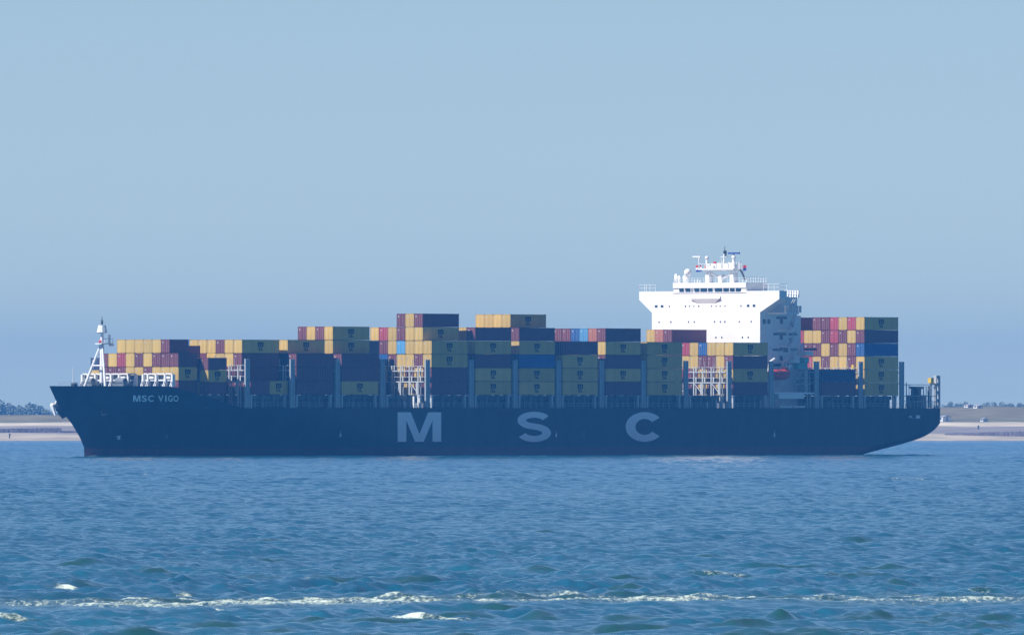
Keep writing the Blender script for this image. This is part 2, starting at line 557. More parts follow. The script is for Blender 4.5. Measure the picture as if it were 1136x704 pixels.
ORD = ['', 'first', 'second', 'third', 'fourth', 'fifth', 'sixth', 'seventh', 'eighth', 'ninth', 'tenth', 'eleventh', 'twelfth']
def place_container(code, s, t, u, length, height, label, logo=False):
    o = bpy.data.objects.new('shipping_container', cmesh(code, length, height))
    COL.objects.link(o)
    o.location = world_of(s + length / 2, t - CW / 2, u)
    o.rotation_euler = (0, 0, TH)
    tag(o, label, 'container', 'shipping containers stacked on the ship')
    if logo:
        l = bpy.data.objects.new('logo', logo_mesh(height)); COL.objects.link(l); l.parent = o
    return o

# ------------------------------------------------------------------ bays: (landmark, port column px, t of port edge, length, tier height, {level: colours from port inward}, rows)
L40, L20 = 12.192, 6.058
U0, TIER, ROW = 13.22, 2.93, 2.48
BAYS = [
 ('foremost stack by the white foremast', 198, 13.7, L20, 2.93, {4: '.byyyyy', 3: 'bbbybyrybn', 2: 'yyybyybbby', 1: 'b'}, 10, {}),
 ('second short stack from the bow', 231, 16.2, L20, 2.60, {4: '...bbb', 3: 'b', 2: 'y', 1: 'b'}, 13, {}),
 ('third stack from the bow', 278.3, 18.7, L40, 2.93, {4: '.yybyyy', 3: '.byy', 2: '.b', 1: '.b'}, 15, {}),
 ('fourth stack from the bow', 329, 19.8, L40, 2.93, {4: '.y', 3: 'b', 2: 'b', 1: 'b'}, 16, {}),
 ('stack left of the hull letter M', 379, 19.8, L40, 2.93, {5: '.ybyb', 4: '.y', 3: 'b', 2: 'b', 1: 'y'}, 16, {}),
 ('low stack left of the letter M', 429, 19.8, L40, 2.93, {4: '.....n', 3: '.....b', 2: '.....b', 1: '.....b'}, 16, {}),
 ('stack over the hull letter M', 478.8, 19.8, L40, 2.93, {6: '.byb', 5: '.yybyry', 4: 'yyylyb', 3: 'ybyyb', 2: 'bybyb', 1: 'bbyyb'}, 16, {}),
 ('stack right of the letter M', 527.3, 19.8, L40, 2.93, {5: 'by', 4: 'yy', 3: 'b', 2: 'y', 1: 'y'}, 16, {}),
 ('stack over the hull letter S', 576, 19.8, L40, 2.93, {6: '.yyyy', 5: 'bb', 4: 'y', 3: 'u', 2: 'y', 1: 'y'}, 16, {}),
 ('stack right of the letter S', 624, 19.8, L40, 2.93, {4: 'b', 3: 'y', 2: 'y', 1: 'y'}, 16, {}),
 ('stack left of the letter C', 671.8, 19.8, L40, 2.93, {5: 'bolubb', 4: 'yy', 3: 'b', 2: 'y', 1: 'b'}, 16, {}),
 ('stack over the hull letter C', 718, 19.8, L40, 2.93, {4: 'y', 3: 'y', 2: 'y', 1: 'y'}, 16, {}),
 ('', 765.5, 19.8, L40, 2.93, {}, 16, {}),
 ('stack before the white bridge house', 813.3, 19.8, L40, 2.93, {5: '.......boy', 4: 'yyyuyr', 3: 'bybbyy', 2: 'yybyb', 1: 'bybyb'}, 16, {}),
 ('low shaded stack right of the lifeboat', 911.5, 19.8, L40, 2.93, {2: 'n', 1: 'b'}, 16, {}),
 ('sternmost stack', 959, 19.8, L40, 2.93, {6: 'yryrbb..bb', 5: 'bybrbyyr', 4: 'ubybybb', 3: 'ybyybyr', 2: 'ybbyby', 1: 'ybybyb'}, 16, {}),
]
fill = {c: MB() for c in 'ybrnu'}
fill_mb = MB()
FILLC = 'yybbbrnu'
def fill_box(s, k, t0, u, length, h):
    c = random.randrange(len(FILLC))
    t = t0 - k * ROW
    fill_mb.box(s, s + length, -t, -(t - CW), u + .03, u + h - .02, c)

bay_s = []
rng = random.Random(3)
for bi, (land, px, t0, length, th, lv, rows, _) in enumerate(BAYS):
    s = s_at(px, t0)
    bay_s.append(s)
    top = max(lv) if lv else 0
    for j, row in lv.items():
        u = U0 + (j - 1) * th
        h = CH if th > 2.7 else 2.591
        if bi == 2 and j == 1:          # two short boxes on the outermost column
            for q, c in enumerate('by'):
                place_container(c, s + q * (L20 + .076), t0, u, L20, CH, 'short %s container, %s half of bottom tier, %s' % (CCOL[c][0], ('front', 'rear')[q], land), c == 'y')
        n = 0
        for k, c in enumerate(row):
            if c == '.': continue
            n += 1
            tier = 'top tier' if j == top else ORD[top - j + 1] + ' tier down'
            lead = all(ch == '.' for ch in row[:k])
            if lead:
                lab = '%s container, long side showing, %s, %s' % (CCOL[c][0], tier, land)
            else:
                lab = '%s container end, %s, %s from right, %s' % (CCOL[c][0], tier, ORD[n], land)
            uu, hh = (U0 + (j - 1) * 2.60, 2.591) if bi == 0 and k >= 9 else (u, h)
            o = place_container(c, s + rng.uniform(-.03, .03), t0 - k * ROW, uu, length, hh, lab, lead and c == 'y')
    # the inboard rest of the stack, which the photo shows nothing of but which throws shadows
    maxj = 4 if bi not in (15,) else 6
    start = {12: 9}.get(bi, 0)
    for j in range(1, maxj + 1):
        row = lv.get(j, '')
        if bi == 5: start = 6
        for k in range(max(len(row), start), rows):
            if bi == 1 and j == 4: continue
            if bi == 0 and j >= 2: continue
            if bi == 15 and j >= 5 and k < 11: continue
            if bi == 14 and j >= 3: continue
            fill_box(s, k, t0, U0 + (j - 1) * th, length, th)
fo = fill_mb.build('container_mass', [M_cont[c] for c in FILLC], None, fix=False)
fo.location = (BX, BY, 0); fo.rotation_euler = (0, 0, TH)
tag(fo, 'mass of mixed containers filling the inner rows behind the visible stacks', 'containers', None, 'stuff')

# ------------------------------------------------------------------ hatch covers, stanchions, lashing bridges
for bi, (land, px, t0, length, th, lv, rows, _) in enumerate(BAYS):
    s = bay_s[bi]
    d = deck_u(s) if bi > 1 else 11.5
    hb = min(17.2, t0 - 1.5)
    b = SB()
    b.sbox(s + .3, s + length - .3, -hb, hb, DECK - .2, 12.3)                  # coaming
    b.sbox(s - .25, s + length + .25, -hb - .5, hb + .5, 12.3, 13.1)           # cover
    for k in range(7):
        q = s + .6 + k * (length - 1.2) / 6
        b.sbox(q, q + .25, hb + .001, hb + .45, DECK - .2, 12.295)
    b.build('hatch_cover', [M_deckgrey], ship)
    if bi > 1:
        for k in range(4):
            q = s + .5 + k * (length - 1.0) / 3
            b = SB()
            b.sbox(q - .22, q + .22, t0 - .75, t0 - .25, DECK - .1, 13.1)
            b.sbox(q - .40, q + .40, t0 - 1.0, t0 - .1, 12.9, 13.18)
            b.build('stanchion', [M_grey if k % 3 == 0 else M_deckgrey], ship)
        if bi == 12:
            b = SB(); b.sbox(s, s + length, -19.5, 19.5, 13.0, 13.17); b.build('pontoon', [M_deckgrey], ship)

def lashing_bridge(sc_, top=20.8, t1=19.9, full=True):
    e = empty('lashing_bridge', ship)
    b = SB()
    d = .40
    for u in (16.0, 18.35):
        b.sbox(sc_ - d, sc_ + d, -t1 + .9, t1 - .9, u - .12, u + .12)
        for q in (-d, d):
            b.stube((sc_ + q, -t1 + .9, u + 1.05), (sc_ + q, t1 - .9, u + 1.05), .05)
    b.build('walkway', [M_bridge], e)
    k = 0; t = t1 - ROW * .5 - .9
    b = SB()
    t = t1 - 2.4
    while t > -t1 + 1:
        for q in (-d, d):
            b.sbox(sc_ + q - .1, sc_ + q + .1, t - .13, t + .13, DECK, 19.45)
        k += 1
        if k % 2:
            b.stube((sc_ - d, t, 13.5), (sc_ - d, t - ROW, 15.9), .09)
            b.sbox(sc_ - d + .05, sc_ + d - .05, t - .7, t - .35, 13.3, 15.9)
        for q in (.8, 1.65):
            b.stube((sc_ - d - .1, t - q, 18.5), (sc_ - d - .25, t - q + rng.uniform(-.5, .5), 20.6 + rng.random()), .055)
        t -= ROW
    b.build('lattice', [M_bridge], e)
    for side in (1, -1):
        b = SB()
        for q in (-d - .1, d + .1):
            b.sbox(sc_ + q - .2, sc_ + q + .2, side * (t1 - .38), side * (t1), DECK - .05, top)
        b.sbox(sc_ - d + .1, sc_ + d - .1, side * (t1 - .25), side * (t1 - .1), DECK, top - .4)
        for u in (13.3, 15.95, 18.3, top - .15):
            b.sbox(sc_ - d + .11, sc_ + d - .11, side * (t1 - .36), side * (t1 - .02), u - .12, u + .12)
        b.build('end_tower', [M_tower], e)
    return e
lashing_bridge(bay_s[2] - 1.25, t1=18.9)
for bi in range(3, len(BAYS)):
    if bi == 14:
        lashing_bridge(bay_s[14] - 1.35, t1=19.6); continue
    lashing_bridge(bay_s[bi] - 1.35)
lashing_bridge(bay_s[15] + L40 + 1.35)
lashing_bridge(bay_s[13] + L40 + 1.35)
# small crew ladders and lit posts at the openings
for bi, off in ((6, 3), (13, 3)):
    for k in range(4):
        b = SB()
        s = bay_s[bi] - 3.2 - k * 1.6
        b.sbox(s - .15, s + .15, 18.6, 19.0, DECK, 11.5 + rng.random() * 1.6)
        b.build('vent_post', [M_white], ship)

# rails along the deck edge
def rail(name, pts, h=1.1, step=1.8, r=.045, m=None):
    b = SB()
    for (a, c) in zip(pts[:-1], pts[1:]):
        A = Vector(a); C = Vector(c); n = max(1, int((C - A).length / step))
        for k in range(n + 1):
            p = A.lerp(C, k / n)
            b.stube(p, p + Vector((0, 0, h)), r, n=4)
        for f in (.5, 1):
            b.stube(A + Vector((0, 0, h * f)), C + Vector((0, 0, h * f)), r * .8, n=4)
    return b.build(name, [m or M_grey], ship)
rail('deck_railing', [(40 + k * 10, half_beam(40 + k * 10, DECK) - .12, DECK - .03) for k in range(24)])
rail('deck_railing', [(40 + k * 10, -half_beam(40 + k * 10, DECK) + .12, DECK - .03) for k in range(24)])
rail('bow_railing', [(s, half_beam(s, 14.9) - .15, 14.93) for s in (1.5, 4, 7, 11, 15, 20)], .8, 2.2)

# ------------------------------------------------------------------ forecastle: foremast, breakwater, flagstaff
def fm(px, py, t=0.0):
    s = s_at(px, t); return (s, t, u_at(py, s, t))
fmast = empty('foremast', ship)
b = SB()
foot = fm(113.2, 428.5); hd = fm(113.2, 369.5)
b.stube(foot, fm(113.2, 381), .55, .45, 10); b.stube(fm(113.2, 381), hd, .38, .32, 10)
S0 = foot[0]
b.build('mast_pole', [M_white], fmast)
for sd in (1, -1):
    b = SB()
    b.stube((S0 - 2.3, sd * 2.9, 14.9), (S0, 0, 24.6), .28, .2, 8)
    b.build('mast_brace', [M_white], fmast)
b = SB(); b.stube((S0 - 1.3, 1.55, 19.3), (S0, 0, 19.3), .16); b.stube((S0 - 1.3, -1.55, 19.3), (S0, 0, 19.3), .16)
b.stube((S0 - 1.3, -1.55, 19.3), (S0 - 1.3, 1.55, 19.3), .14)
b.build('mast_crossbar', [M_white], fmast)
b = SB()
u = fm(113, 381)[2]
b.sbox(S0 - 1.2, S0 + 2.6, -.9, .9, u - .12, u + .1)
for q in (-1.1, 0, 1.2, 2.5): b.sbox(S0 + q - .05, S0 + q + .05, .82, .9, u, u + 1.0)
b.sbox(S0 - 1.1, S0 + 2.5, .82, .9, u + .95, u + 1.05)
b.build('mast_platform', [M_white], fmast)
b = SB(); b.stube((S0 + 1.9, .4, u), (S0 + 1.9, .4, u + 1.9), .28, .28, 8); b.sbox(S0 + 2.4, S0 + 3.6, -.2, .2, u - .5, u - .1)
b.build('horn', [M_white], fmast)
b = SB(); b.sball((S0 - .9, .3, u + .35), .42); b.build('navigation_light', [M_red], fmast, smooth=True)
b = SB(); b.stube(hd, (S0, 0, hd[2] + .2), .95, 1.15, 10); b.stube((S0, 0, hd[2] + .2), (S0, 0, hd[2] + 1.7), 1.15, .8, 10)
b.build('masthead', [M_white], fmast)
b = SB(); b.stube((S0, 0, hd[2] + 1.6), (S0, 0, hd[2] + 3.6), .14, .06, 6); b.sball((S0, 0, hd[2] + 2.2), .3, n=8)
b.sbox(S0 - .4, S0 + .4, -.1, .1, hd[2] + 2.6, hd[2] + 2.75)
b.build('masthead_antenna', [M_dark], fmast)
b = SB(); p = fm(81, 428); b.stube(p, fm(81, 407), .12, .05); b.build('jackstaff', [M_white], ship)
b = SB()
for q in (4.5, 9): b.sbox(q, q + 1.2, half_beam(q, 14.9) - 1.6, half_beam(q, 14.9) - .8, 14.9, 15.6)
b.build('bollards', [M_dark], ship)
# breakwater: a plate with white frames on its forward side, in two wings
bw = empty('breakwater', ship)
sB0 = bay_s[0] - 2.6
UT = u_at(415.2, sB0, 6)
tt = [t_at(x, sB0) for x in (191.5, 183.5, 173.5, 164.5, 159, 150.5, 142.5, 132.5, 123.5, 115.5, 106, 98, 91.5)]
b = SB(); b.sbox(sB0 + .6, sB0 + .75, tt[-1], tt[0], 14.8, UT - .15); b.build('breakwater_plate', [M_deckgrey], bw)
for i, t in enumerate(tt):
    b = SB()
    b.sbox(sB0 - .3, sB0 + .55, t - .22, t + .22, 14.9, UT)
    b.stube((sB0 - .9, t, 14.9), (sB0 - .2, t, UT - 1.2), .12)
    b.build('breakwater_frame', [M_white], bw)
    if i < len(tt) - 1 and i != 4:
        w = (tt[i + 1] - t)
        b = SB()
        b.sbox(sB0 - .15, sB0 + .5, t - .2, tt[i + 1] + .2, UT - .001, UT + .28)
        b.sbox(sB0 + .1, sB0 + .5, t + w * .2, t + w * .95, 16.05, 16.35)
        if i % 2 == 0: b.sbox(sB0 - .1, sB0 + .5, t + w * .35, t + w * .85, 16.5, UT - .4)
        b.build('breakwater_beam', [M_white], bw)
b = SB()
for t in (5, -4):
    b.stube((sB0 - 6, t - 1.2, 15.9), (sB0 - 6, t + 1.2, 15.9), .8, .8, 12); b.sbox(sB0 - 7, sB0 - 5, t - 1.8, t + 1.6, 14.9, 15.5)
b.build('windlass', [M_deckgrey], ship)

# ------------------------------------------------------------------ bridge house
SBR = s_at(864.5, T) - .3
def tf(px): return t_at(px, SBR)
def uf(py, t=0): return u_at(py, SBR, t)
tl, tr = tf(723.2), tf(843.2)
DH = SBR + 13.2
house = empty('deckhouse', ship)
b = SB()
UW = uf(322.8)
b.sbox(SBR, DH, tl, tr, DECK, UW)
b.build('deckhouse_walls', [M_white], house)
# wings
for px_tip, px_in in ((709.0, 723.2), (864.5, 843.2)):
    a, c = tf(px_tip), tf(px_in)
    sg = 1 if c > a else -1
    c2 = c - sg * .0
    u_tip = uf(332); u_low = uf(346.5)
    b = SB()
    poly = [(-a, UW), (-c2, UW), (-c2, u_low), (-a, u_tip)]
    b.prism_x(poly, SBR + .02, SBR + 2.7)
    b.build('bridge_wing', [M_white], ship)
    r_ = rail('wing_railing', [(SBR + .1, a, UW), (SBR + .1, a + sg * 4.6, UW), ], 1.5, 1.5, .05, M_white)
    r_ = rail('wing_railing', [(SBR + 2.6, a, UW), (SBR + .1, a, UW), ], 1.5, 1.5, .05, M_white)
# wheelhouse, with glass panes between white mullions
wl, wr = tf(746.8), tf(827.8)
US, UR = uf(318.9), uf(313.4)
ULO, UHI = uf(323.9), uf(319.4)
wh = empty('wheelhouse', ship)
SW = SBR - .12
b = SB()
b.sbox(SW, SBR + 7.5, wl, wr, UW - .4, ULO)
b.sbox(SW + .18, SBR + 7.5, wl + .05, wr - .05, ULO, UHI)
b.sbox(SW, SBR + 7.5, wl, wr, UHI, UR)
b.build('wheelhouse_walls', [M_white], wh)
def front_poly(px0, px1, py0, py1, depth, name, m, parent, s=None):
    b = SB(); s = SBR if s is None else s
    b.sbox(s - depth, s - .02, tf(px0), tf(px1), u_at(py1, s, 0), u_at(py0, s, 0))
    return b.build(name, [m], parent)
for x0, x1 in ((753.8, 759.0), (760.8, 766.4), (767.4, 768.6), (770.6, 776.3), (777.2, 784.7), (786.0, 791.0), (793.2, 801.6), (803.0, 809.0), (810.3, 815.4), (816.6, 821.8)):
    b = SB(); b.sbox(SW + .03, SW + .16, tf(x0), tf(x1), ULO + .06, UHI - .06); b.build('bridge_window', [M_glass], wh)
    if x1 < 820: 
        b = SB(); b.sbox(SW + .02, SW + .17, tf(x1 + .15), tf(x1 + .85), ULO, UHI); b.build('mullion', [M_white], wh)
# flared balcony under the wheelhouse front: its underside faces down and forward
b = SB()
t0, t1, t2, t3 = tf(766.5), tf(799.5), tf(774.5), tf(793.0)
ua, ub = uf(331.0), uf(336.4)
UA2 = uf(327.5)
V = [(SBR - .45, -t0, ua), (SBR - .45, -t1, ua), (SBR - .02, -t3, ub), (SBR - .02, -t2, ub), (SBR - .05, -t0, UA2), (SBR - .05, -t1, UA2), (SBR - .02, -t0, UA2), (SBR - .02, -t1, UA2)]
b.add(V, [(0, 1, 2, 3), (4, 5, 1, 0), (4, 6, 7, 5), (0, 3, 6, 4), (1, 5, 7, 2), (3, 2, 7, 6)])
b.build('bridge_front_bulge', [M_white], ship)
# front windows
wins = [(728.0, 339.3, 2.8, 2.4), (734.5, 339.3, 2.8, 2.4), (742.5, 339.5, 1, 1.6), (760.4, 339.4, 1.0, 1.8), (765, 339.4, 1, 1.3), (769.8, 339.4, 1, 1.3), (775.2, 339.4, 1, 1.8), (789.4, 339.4, .9, 1.6),
        (794.5, 339.4, .9, 1.3), (799, 339.4, .9, 1.3), (804.3, 339.4, .9, 1.6), (822, 339.4, 1, 1.8), (830, 339.2, 2.6, 2.6), (836.5, 339.2, 2.6, 2.6),
        (731.2, 356.8, 1.1, 1.6), (744.3, 356.8, 1.1, 1.6), (763.9, 356.8, 1.1, 1.7), (770.2, 356.8, 1.1, 1.7), (792.8, 356.8, 1.1, 1.7), (799.3, 356.8, 1.1, 1.7), (804.2, 356.8, 1.1, 2.0), (820.2, 356.8, 1.1, 1.6), (833.4, 356.8, 1.1, 1.8),
        (794.2, 374.2, 1.2, 1.9), (800.8, 374.2, 1.2, 1.9), (823.7, 374.2, 1.2, 1.9), (830.1, 374.2, 1.2, 1.9)]
for x, y, w, h in wins:
    b = SB(); b.sbox(SBR - .05, SBR - .01, tf(x - w / 2), tf(x + w / 2), uf(y + h / 2), uf(y - h / 2)); b.build('window', [M_glass], house)
# port side windows of the house
for x, y in ((847.8, 356.5), (852.8, 356.5), (866.8, 356.5), (866.8, 374), (866.8, 386), (849.5, 396), (866.5, 397)):
    s = s_at(x, tr); u = u_at(y, s, tr)
    b = SB(); b.sbox(s - .5, s + .5, tr + .01, tr + .06, u - .5, u + .5); b.build('window', [M_glass], house)
# decks stepping out of the aft port side, with white railings
for i, (y, x0, x1, out) in enumerate(((330.5, 872.5, 886.5, 5.3), (347.5, 872.5, 889, 5.3), (366.5, 856, 886, 3.6), (384.2, 856, 886, 3.6), (401.0, 856, 890, 3.8))):
    s0, s1 = s_at(x0, tr + (out if i < 2 else out * .5)), s_at(x1, tr + out) ; u = u_at(y, s0, tr)
    if i > 1: s0 = max(s0, SBR + 6.3)
    b = SB()
    n = 6
    poly = [(s0, -(tr + .01)), (s0 + (.1 if i < 2 else 1.4), -(tr + out))] + [(s1 - 1.2 + 1.2 * math.sin(R(90 * k / n)), -(tr + out - 1.2 + 1.2 * math.cos(R(90 * k / n)))) for k in range(n + 1)] + [(s1, -(tr + .01))]
    N = len(poly)
    b.add([(p[0], p[1], u - .18) for p in poly] + [(p[0], p[1], u + .18) for p in poly],
          [tuple(range(N)), tuple(range(2 * N - 1, N - 1, -1))] + [(k, (k + 1) % N, N + (k + 1) % N, N + k) for k in range(N)])
    b.build('side_deck', [M_white], ship)
    if True:
        pts = [(p[0], -p[1] - .08, u + .18) for p in poly[1:]]
        b = SB()
        for a, c in zip(pts[:-1], pts[1:]):
            for f in (.5, 1): b.stube((a[0], a[1], a[2] + 1.1 * f), (c[0], c[1], c[2] + 1.1 * f), .05, n=4)
        q0 = Vector(pts[0]); q1 = Vector(pts[-2] if i < 2 else pts[1])
        if i < 2: q1 = Vector((q1.x, q0.y, q0.z))
        span = q1 - q0
        npost = 6 if i < 2 else 7
        for k in range(npost):
            p = q0 + span * (k / (npost - 1))
            b.stube(p, p + Vector((0, 0, 1.1)), .06, n=4)
            if i < 2: b.sbox(p.x - .12, p.x + .12, p.y - .5, p.y + .02, u + .19, u + 1.7)
        b.build('side_deck_railing', [M_white], ship)
for x0, x1, y0, y1 in ((861, 873, 351, 353.5), (858, 872, 369.3, 371.5), (875, 884, 369.3, 371.8), (857, 866, 386.8, 389.0), (869, 874, 385.6, 390.2), (877, 885, 386.5, 388.5), (858, 866, 403.2, 406), (872, 884, 403, 404.6), (875.5, 878, 375, 380.5), (877, 880, 357, 362.5)):  # dark strips on the wall imitating the shade below the side decks
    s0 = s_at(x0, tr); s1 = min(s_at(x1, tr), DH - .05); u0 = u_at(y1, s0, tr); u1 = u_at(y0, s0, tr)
    b = SB(); b.sbox(s0, s1, tr + .01, tr + .07, u0, u1); b.build('side_shade_strip', [M_glass], house)
# stairs between those decks and house aft part
b = SB()
b.sbox(DH, DH + 3.2, tl + 2, tr - 1.5, DECK, uf(350)); b.build('deckhouse_aft', [M_white], house)
b = SB()
for k, (ya, yb) in enumerate(((347.5, 328.5), (366.5, 347.5), (384, 366.5), (401, 384))):
    s0 = s_at(872, tr + 2); s1 = s_at(880, tr + 2)
    ua_, ub_ = u_at(ya, s0, tr), u_at(yb, s0, tr)
    b.stube((s0, tr + 2.4, ua_), (s1, tr + 2.4, ub_), .12); b.stube((s0, tr + 3.0, ua_), (s1, tr + 3.0, ub_), .12)
    for q in range(8):
        f = q / 7; s_ = s0 + (s1 - s0) * f; u_ = ua_ + (ub_ - ua_) * f
        b.sbox(s_ - .15, s_ + .15, tr + 2.4, tr + 3.0, u_ - .03, u_ + .03)
b.build('side_stairs', [M_grey], ship)
# wheelhouse roof: railings, domes, whip posts
rail('roof_railing', [(SW + .2, wl + .2, UR), (SW + .2, wr - .2, UR)], 1.0, 1.6, .045, M_white)
rail('roof_railing', [(SW + .2, wr - .2, UR), (SBR + 7.3, wr - .2, UR)], 1.2, .9, .06, M_white)
roof = empty('roof_equipment', ship)
def rt(px, py, s=None):
    s = SBR + 1.5 if s is None else s
    t = t_at(px, s); return (s, t, u_at(py, s, t))
for x, y, r in ((750.2, 305.6, .42), (753.6, 307.2, .35), (759.4, 307.0, .4)):
    p = rt(x, y); b = SB(); b.stube((p[0], p[1], UR), p, r * .8, r, 8); b.sball(p, r, n=8); b.build('roof_post', [M_white], roof, smooth=True)
p = rt(762.9, 302.5); b = SB(); b.stube((p[0], p[1], UR), p, .22, .22, 8); b.sball(p, .85, .85, .9, n=12); b.sball((p[0] + .2, p[1] - .6, UR + .7), .75, n=10); b.build('satellite_dome', [M_white], roof, smooth=True)
for x in (770.5, 773.5, 776.5, 824, 828):
    p = rt(x, 310.0); b = SB(); b.stube((p[0], p[1], UR), p, .1); b.build('roof_light', [M_white], roof)
# radar mast: two legs, V struts, platform, scanners
rm = empty('radar_mast', ship)
SM = SBR + 3.0
def rmp(px, py): t = t_at(px, SM); return (SM, t, u_at(py, SM, t))
b = SB()
for x in (786.8, 814.0):
    p = rmp(x, 301.5); b.sbox(SM - .8, SM + .8, p[1] - .5, p[1] + .5, UR, p[2] - .0)
p = rmp(800.2, 304); b.sbox(SM - .6, SM + .6, p[1] - .42, p[1] + .42, UR, p[2])
b.stube(rmp(789.5, 303.2), rmp(799.5, 308.5), .3, .3, 8); b.stube(rmp(811.5, 303.2), rmp(801, 308.5), .3, .3, 8)
b.build('mast_leg', [M_white], rm)
b = SB(); q0, q1 = rmp(779.5, 299.5), rmp(818.5, 299.5)
b.sbox(SM - 1.6, SM + 1.6, q0[1], q1[1], q0[2], q0[2] + .3)
b.sbox(SM - 1.0, SM + 1.0, rmp(783, 300)[1], rmp(817, 300)[1], q0[2] - .35, q0[2] - .01)
b.build('mast_platform', [M_white], rm)
UP = q0[2] + .3
b = SB()
for k in range(13):
    t = q0[1] + (q1[1] - q0[1]) * k / 12
    b.stube((SM - 1.5, t, UP), (SM - 1.5, t, UP + 1.05), .06, n=4)
b.stube((SM - 1.5, q0[1], UP + 1.05), (SM - 1.5, q1[1], UP + 1.05), .05, n=4)
b.sbox(SM - 1.3, SM + .5, rmp(787, 0)[1], rmp(795, 0)[1], UP, UP + .7)
b.build('platform_railing', [M_white], rm)
b = SB(); a = rmp(803.3, 297); c = rmp(803.3, 281.5)
b.stube((SM, a[1], UP), (SM, a[1], c[2]), .34, .16, 8)
b.sbox(SM - .3, SM + .3, a[1] - .9, a[1] + .9, u_at(285, SM, a[1]), u_at(284.4, SM, a[1]))
b.build('mast_pole', [M_white], rm)
b = SB(); b.sball((SM, a[1] + .25, c[2] + .4), .42, n=8); b.stube((SM, a[1], c[2]), (SM, a[1] + .25, c[2] + 1.7), .1, .05); b.stube((SM, a[1] + .4, u_at(284.5, SM, 0)), (SM, a[1] + .6, u_at(281, SM, 0)), .16)
b.build('mast_lights', [M_dark], rm)
b = SB(); p = rmp(784.2, 287.2); b.stube((SM, p[1], UP), p, .3, .26, 8); b.sball((p[0], p[1], p[2] + .2), .48, n=10); b.build('antenna_dome', [M_white], rm, smooth=True)
b = SB(); p = rmp(814, 285.5); b.stube((SM, p[1], UP), p, .48, .3, 8); b.sball(p, .5, n=8); b.build('radar_pedestal', [M_white], rm)
b = SB(); b.sbox(SM - .2, SM + .2, rmp(808, 0)[1], rmp(820.5, 0)[1], p[2] + .75, p[2] + 1.12); b.stube(p, (p[0], p[1], p[2] + .8), .14); b.build('radar_scanner', [M_blueflag], rm)
b = SB(); b.sbox(SM - 1.4, SM - 1.1, rmp(772.5, 0)[1], rmp(781, 0)[1], rmp(0, 292)[2], rmp(0, 290.6)[2]); b.stube((SM - 1.25, rmp(779.5, 0)[1], UP - .2), (SM - 1.25, rmp(779.5, 0)[1], rmp(0, 291)[2]), .2); b.build('radar_scanner', [M_white], rm)
for x, y, r in ((789.5, 292, .1), (793, 291.5, .12), (797, 291, .12), (800.2, 286, .08), (806.5, 292, .2), (808.5, 290.5, .14), (811, 292, .1), (817.2, 291, .22), (820.3, 290.5, .2), (822.5, 291.2, .12)):
    p = rmp(x, y); b = SB(); b.stube((SM, p[1], UP - .2), p, r); b.build('whip_antenna', [M_white], rm)
for x0, x1, y0, y1 in ((786.5, 789, 299.5, 294.5), (791, 796.5, 299.5, 295), (797.5, 801.5, 299.5, 293.8), (805.5, 810, 299.5, 294.6), (811.2, 816.8, 299.5, 292.8)):
    b = SB(); b.sbox(SM - .7, SM + .4, rmp(x0, 0)[1], rmp(x1, 0)[1], UP + .01, UP + (rmp(0, y1)[2] - UP) * .55); b.build('equipment_cabinet', [M_white], rm)
for x, y in ((788, 289.5), (809, 287.5), (818.5, 289), (796, 288.5)):
    p = rmp(x, y); b = SB(); b.stube((SM + .8, p[1], UP), (SM + .8, p[1], p[2]), .12); b.sbox(SM + .7, SM + .9, p[1] - .8, p[1] + .8, p[2] - .9, p[2] - .75); b.build('aerial', [M_grey], rm)
b = SB(); b.sball(rmp(782.8, 296.2), .35, n=8); b.sball(rmp(785.4, 296.6), .3, n=8); b.sball(rmp(793.2, 291.6), .35, n=8); b.build('signal_lamp', [M_red], rm)
b = SB()
for k in range(5):
    b.stube(rmp(821 + k * 1.2, 299 + k * 2.2), rmp(823.5 + k * .8, 302 + k * 2.2), .2)
b.build('mast_ladder', [M_dark], rm)
# flags flying at the mast
def flag(px, py, w, h, mats, label):
    mb = SB(); n = 8
    p = rmp(px, py)
    for bi, m in enumerate(mats):
        V = []; F = []
        for k in range(n + 1):
            f = k / n
            y = .35 * math.sin(f * 7) * f
            for q in (0, 1):
                V.append((SM + y, -(p[1] - w * f), p[2] - h * (bi + q) / len(mats) - .2 * f))
        for k in range(n): F.append((2 * k, 2 * k + 2, 2 * k + 3, 2 * k + 1))
        mb.add(V, F, bi)
    o = mb.build('flag', mats, None, fix=False)
    o.location = (BX, BY, 0); o.rotation_euler = (0, 0, TH)
    so_ = o.modifiers.new('cloth_thickness', 'SOLIDIFY'); so_.thickness = .02
    tag(o, label, 'flag', 'flags flying at the radar mast')
flag(778.5, 293.6, 1.9, 1.5, [M_red, M_white, M_blueflag], 'red white and blue flag flying left of the radar mast platform')
flag(828.0, 293.8, 1.0, 1.2, [M_red, M_blueflag], 'small dark red and blue flag flying right of the radar mast')

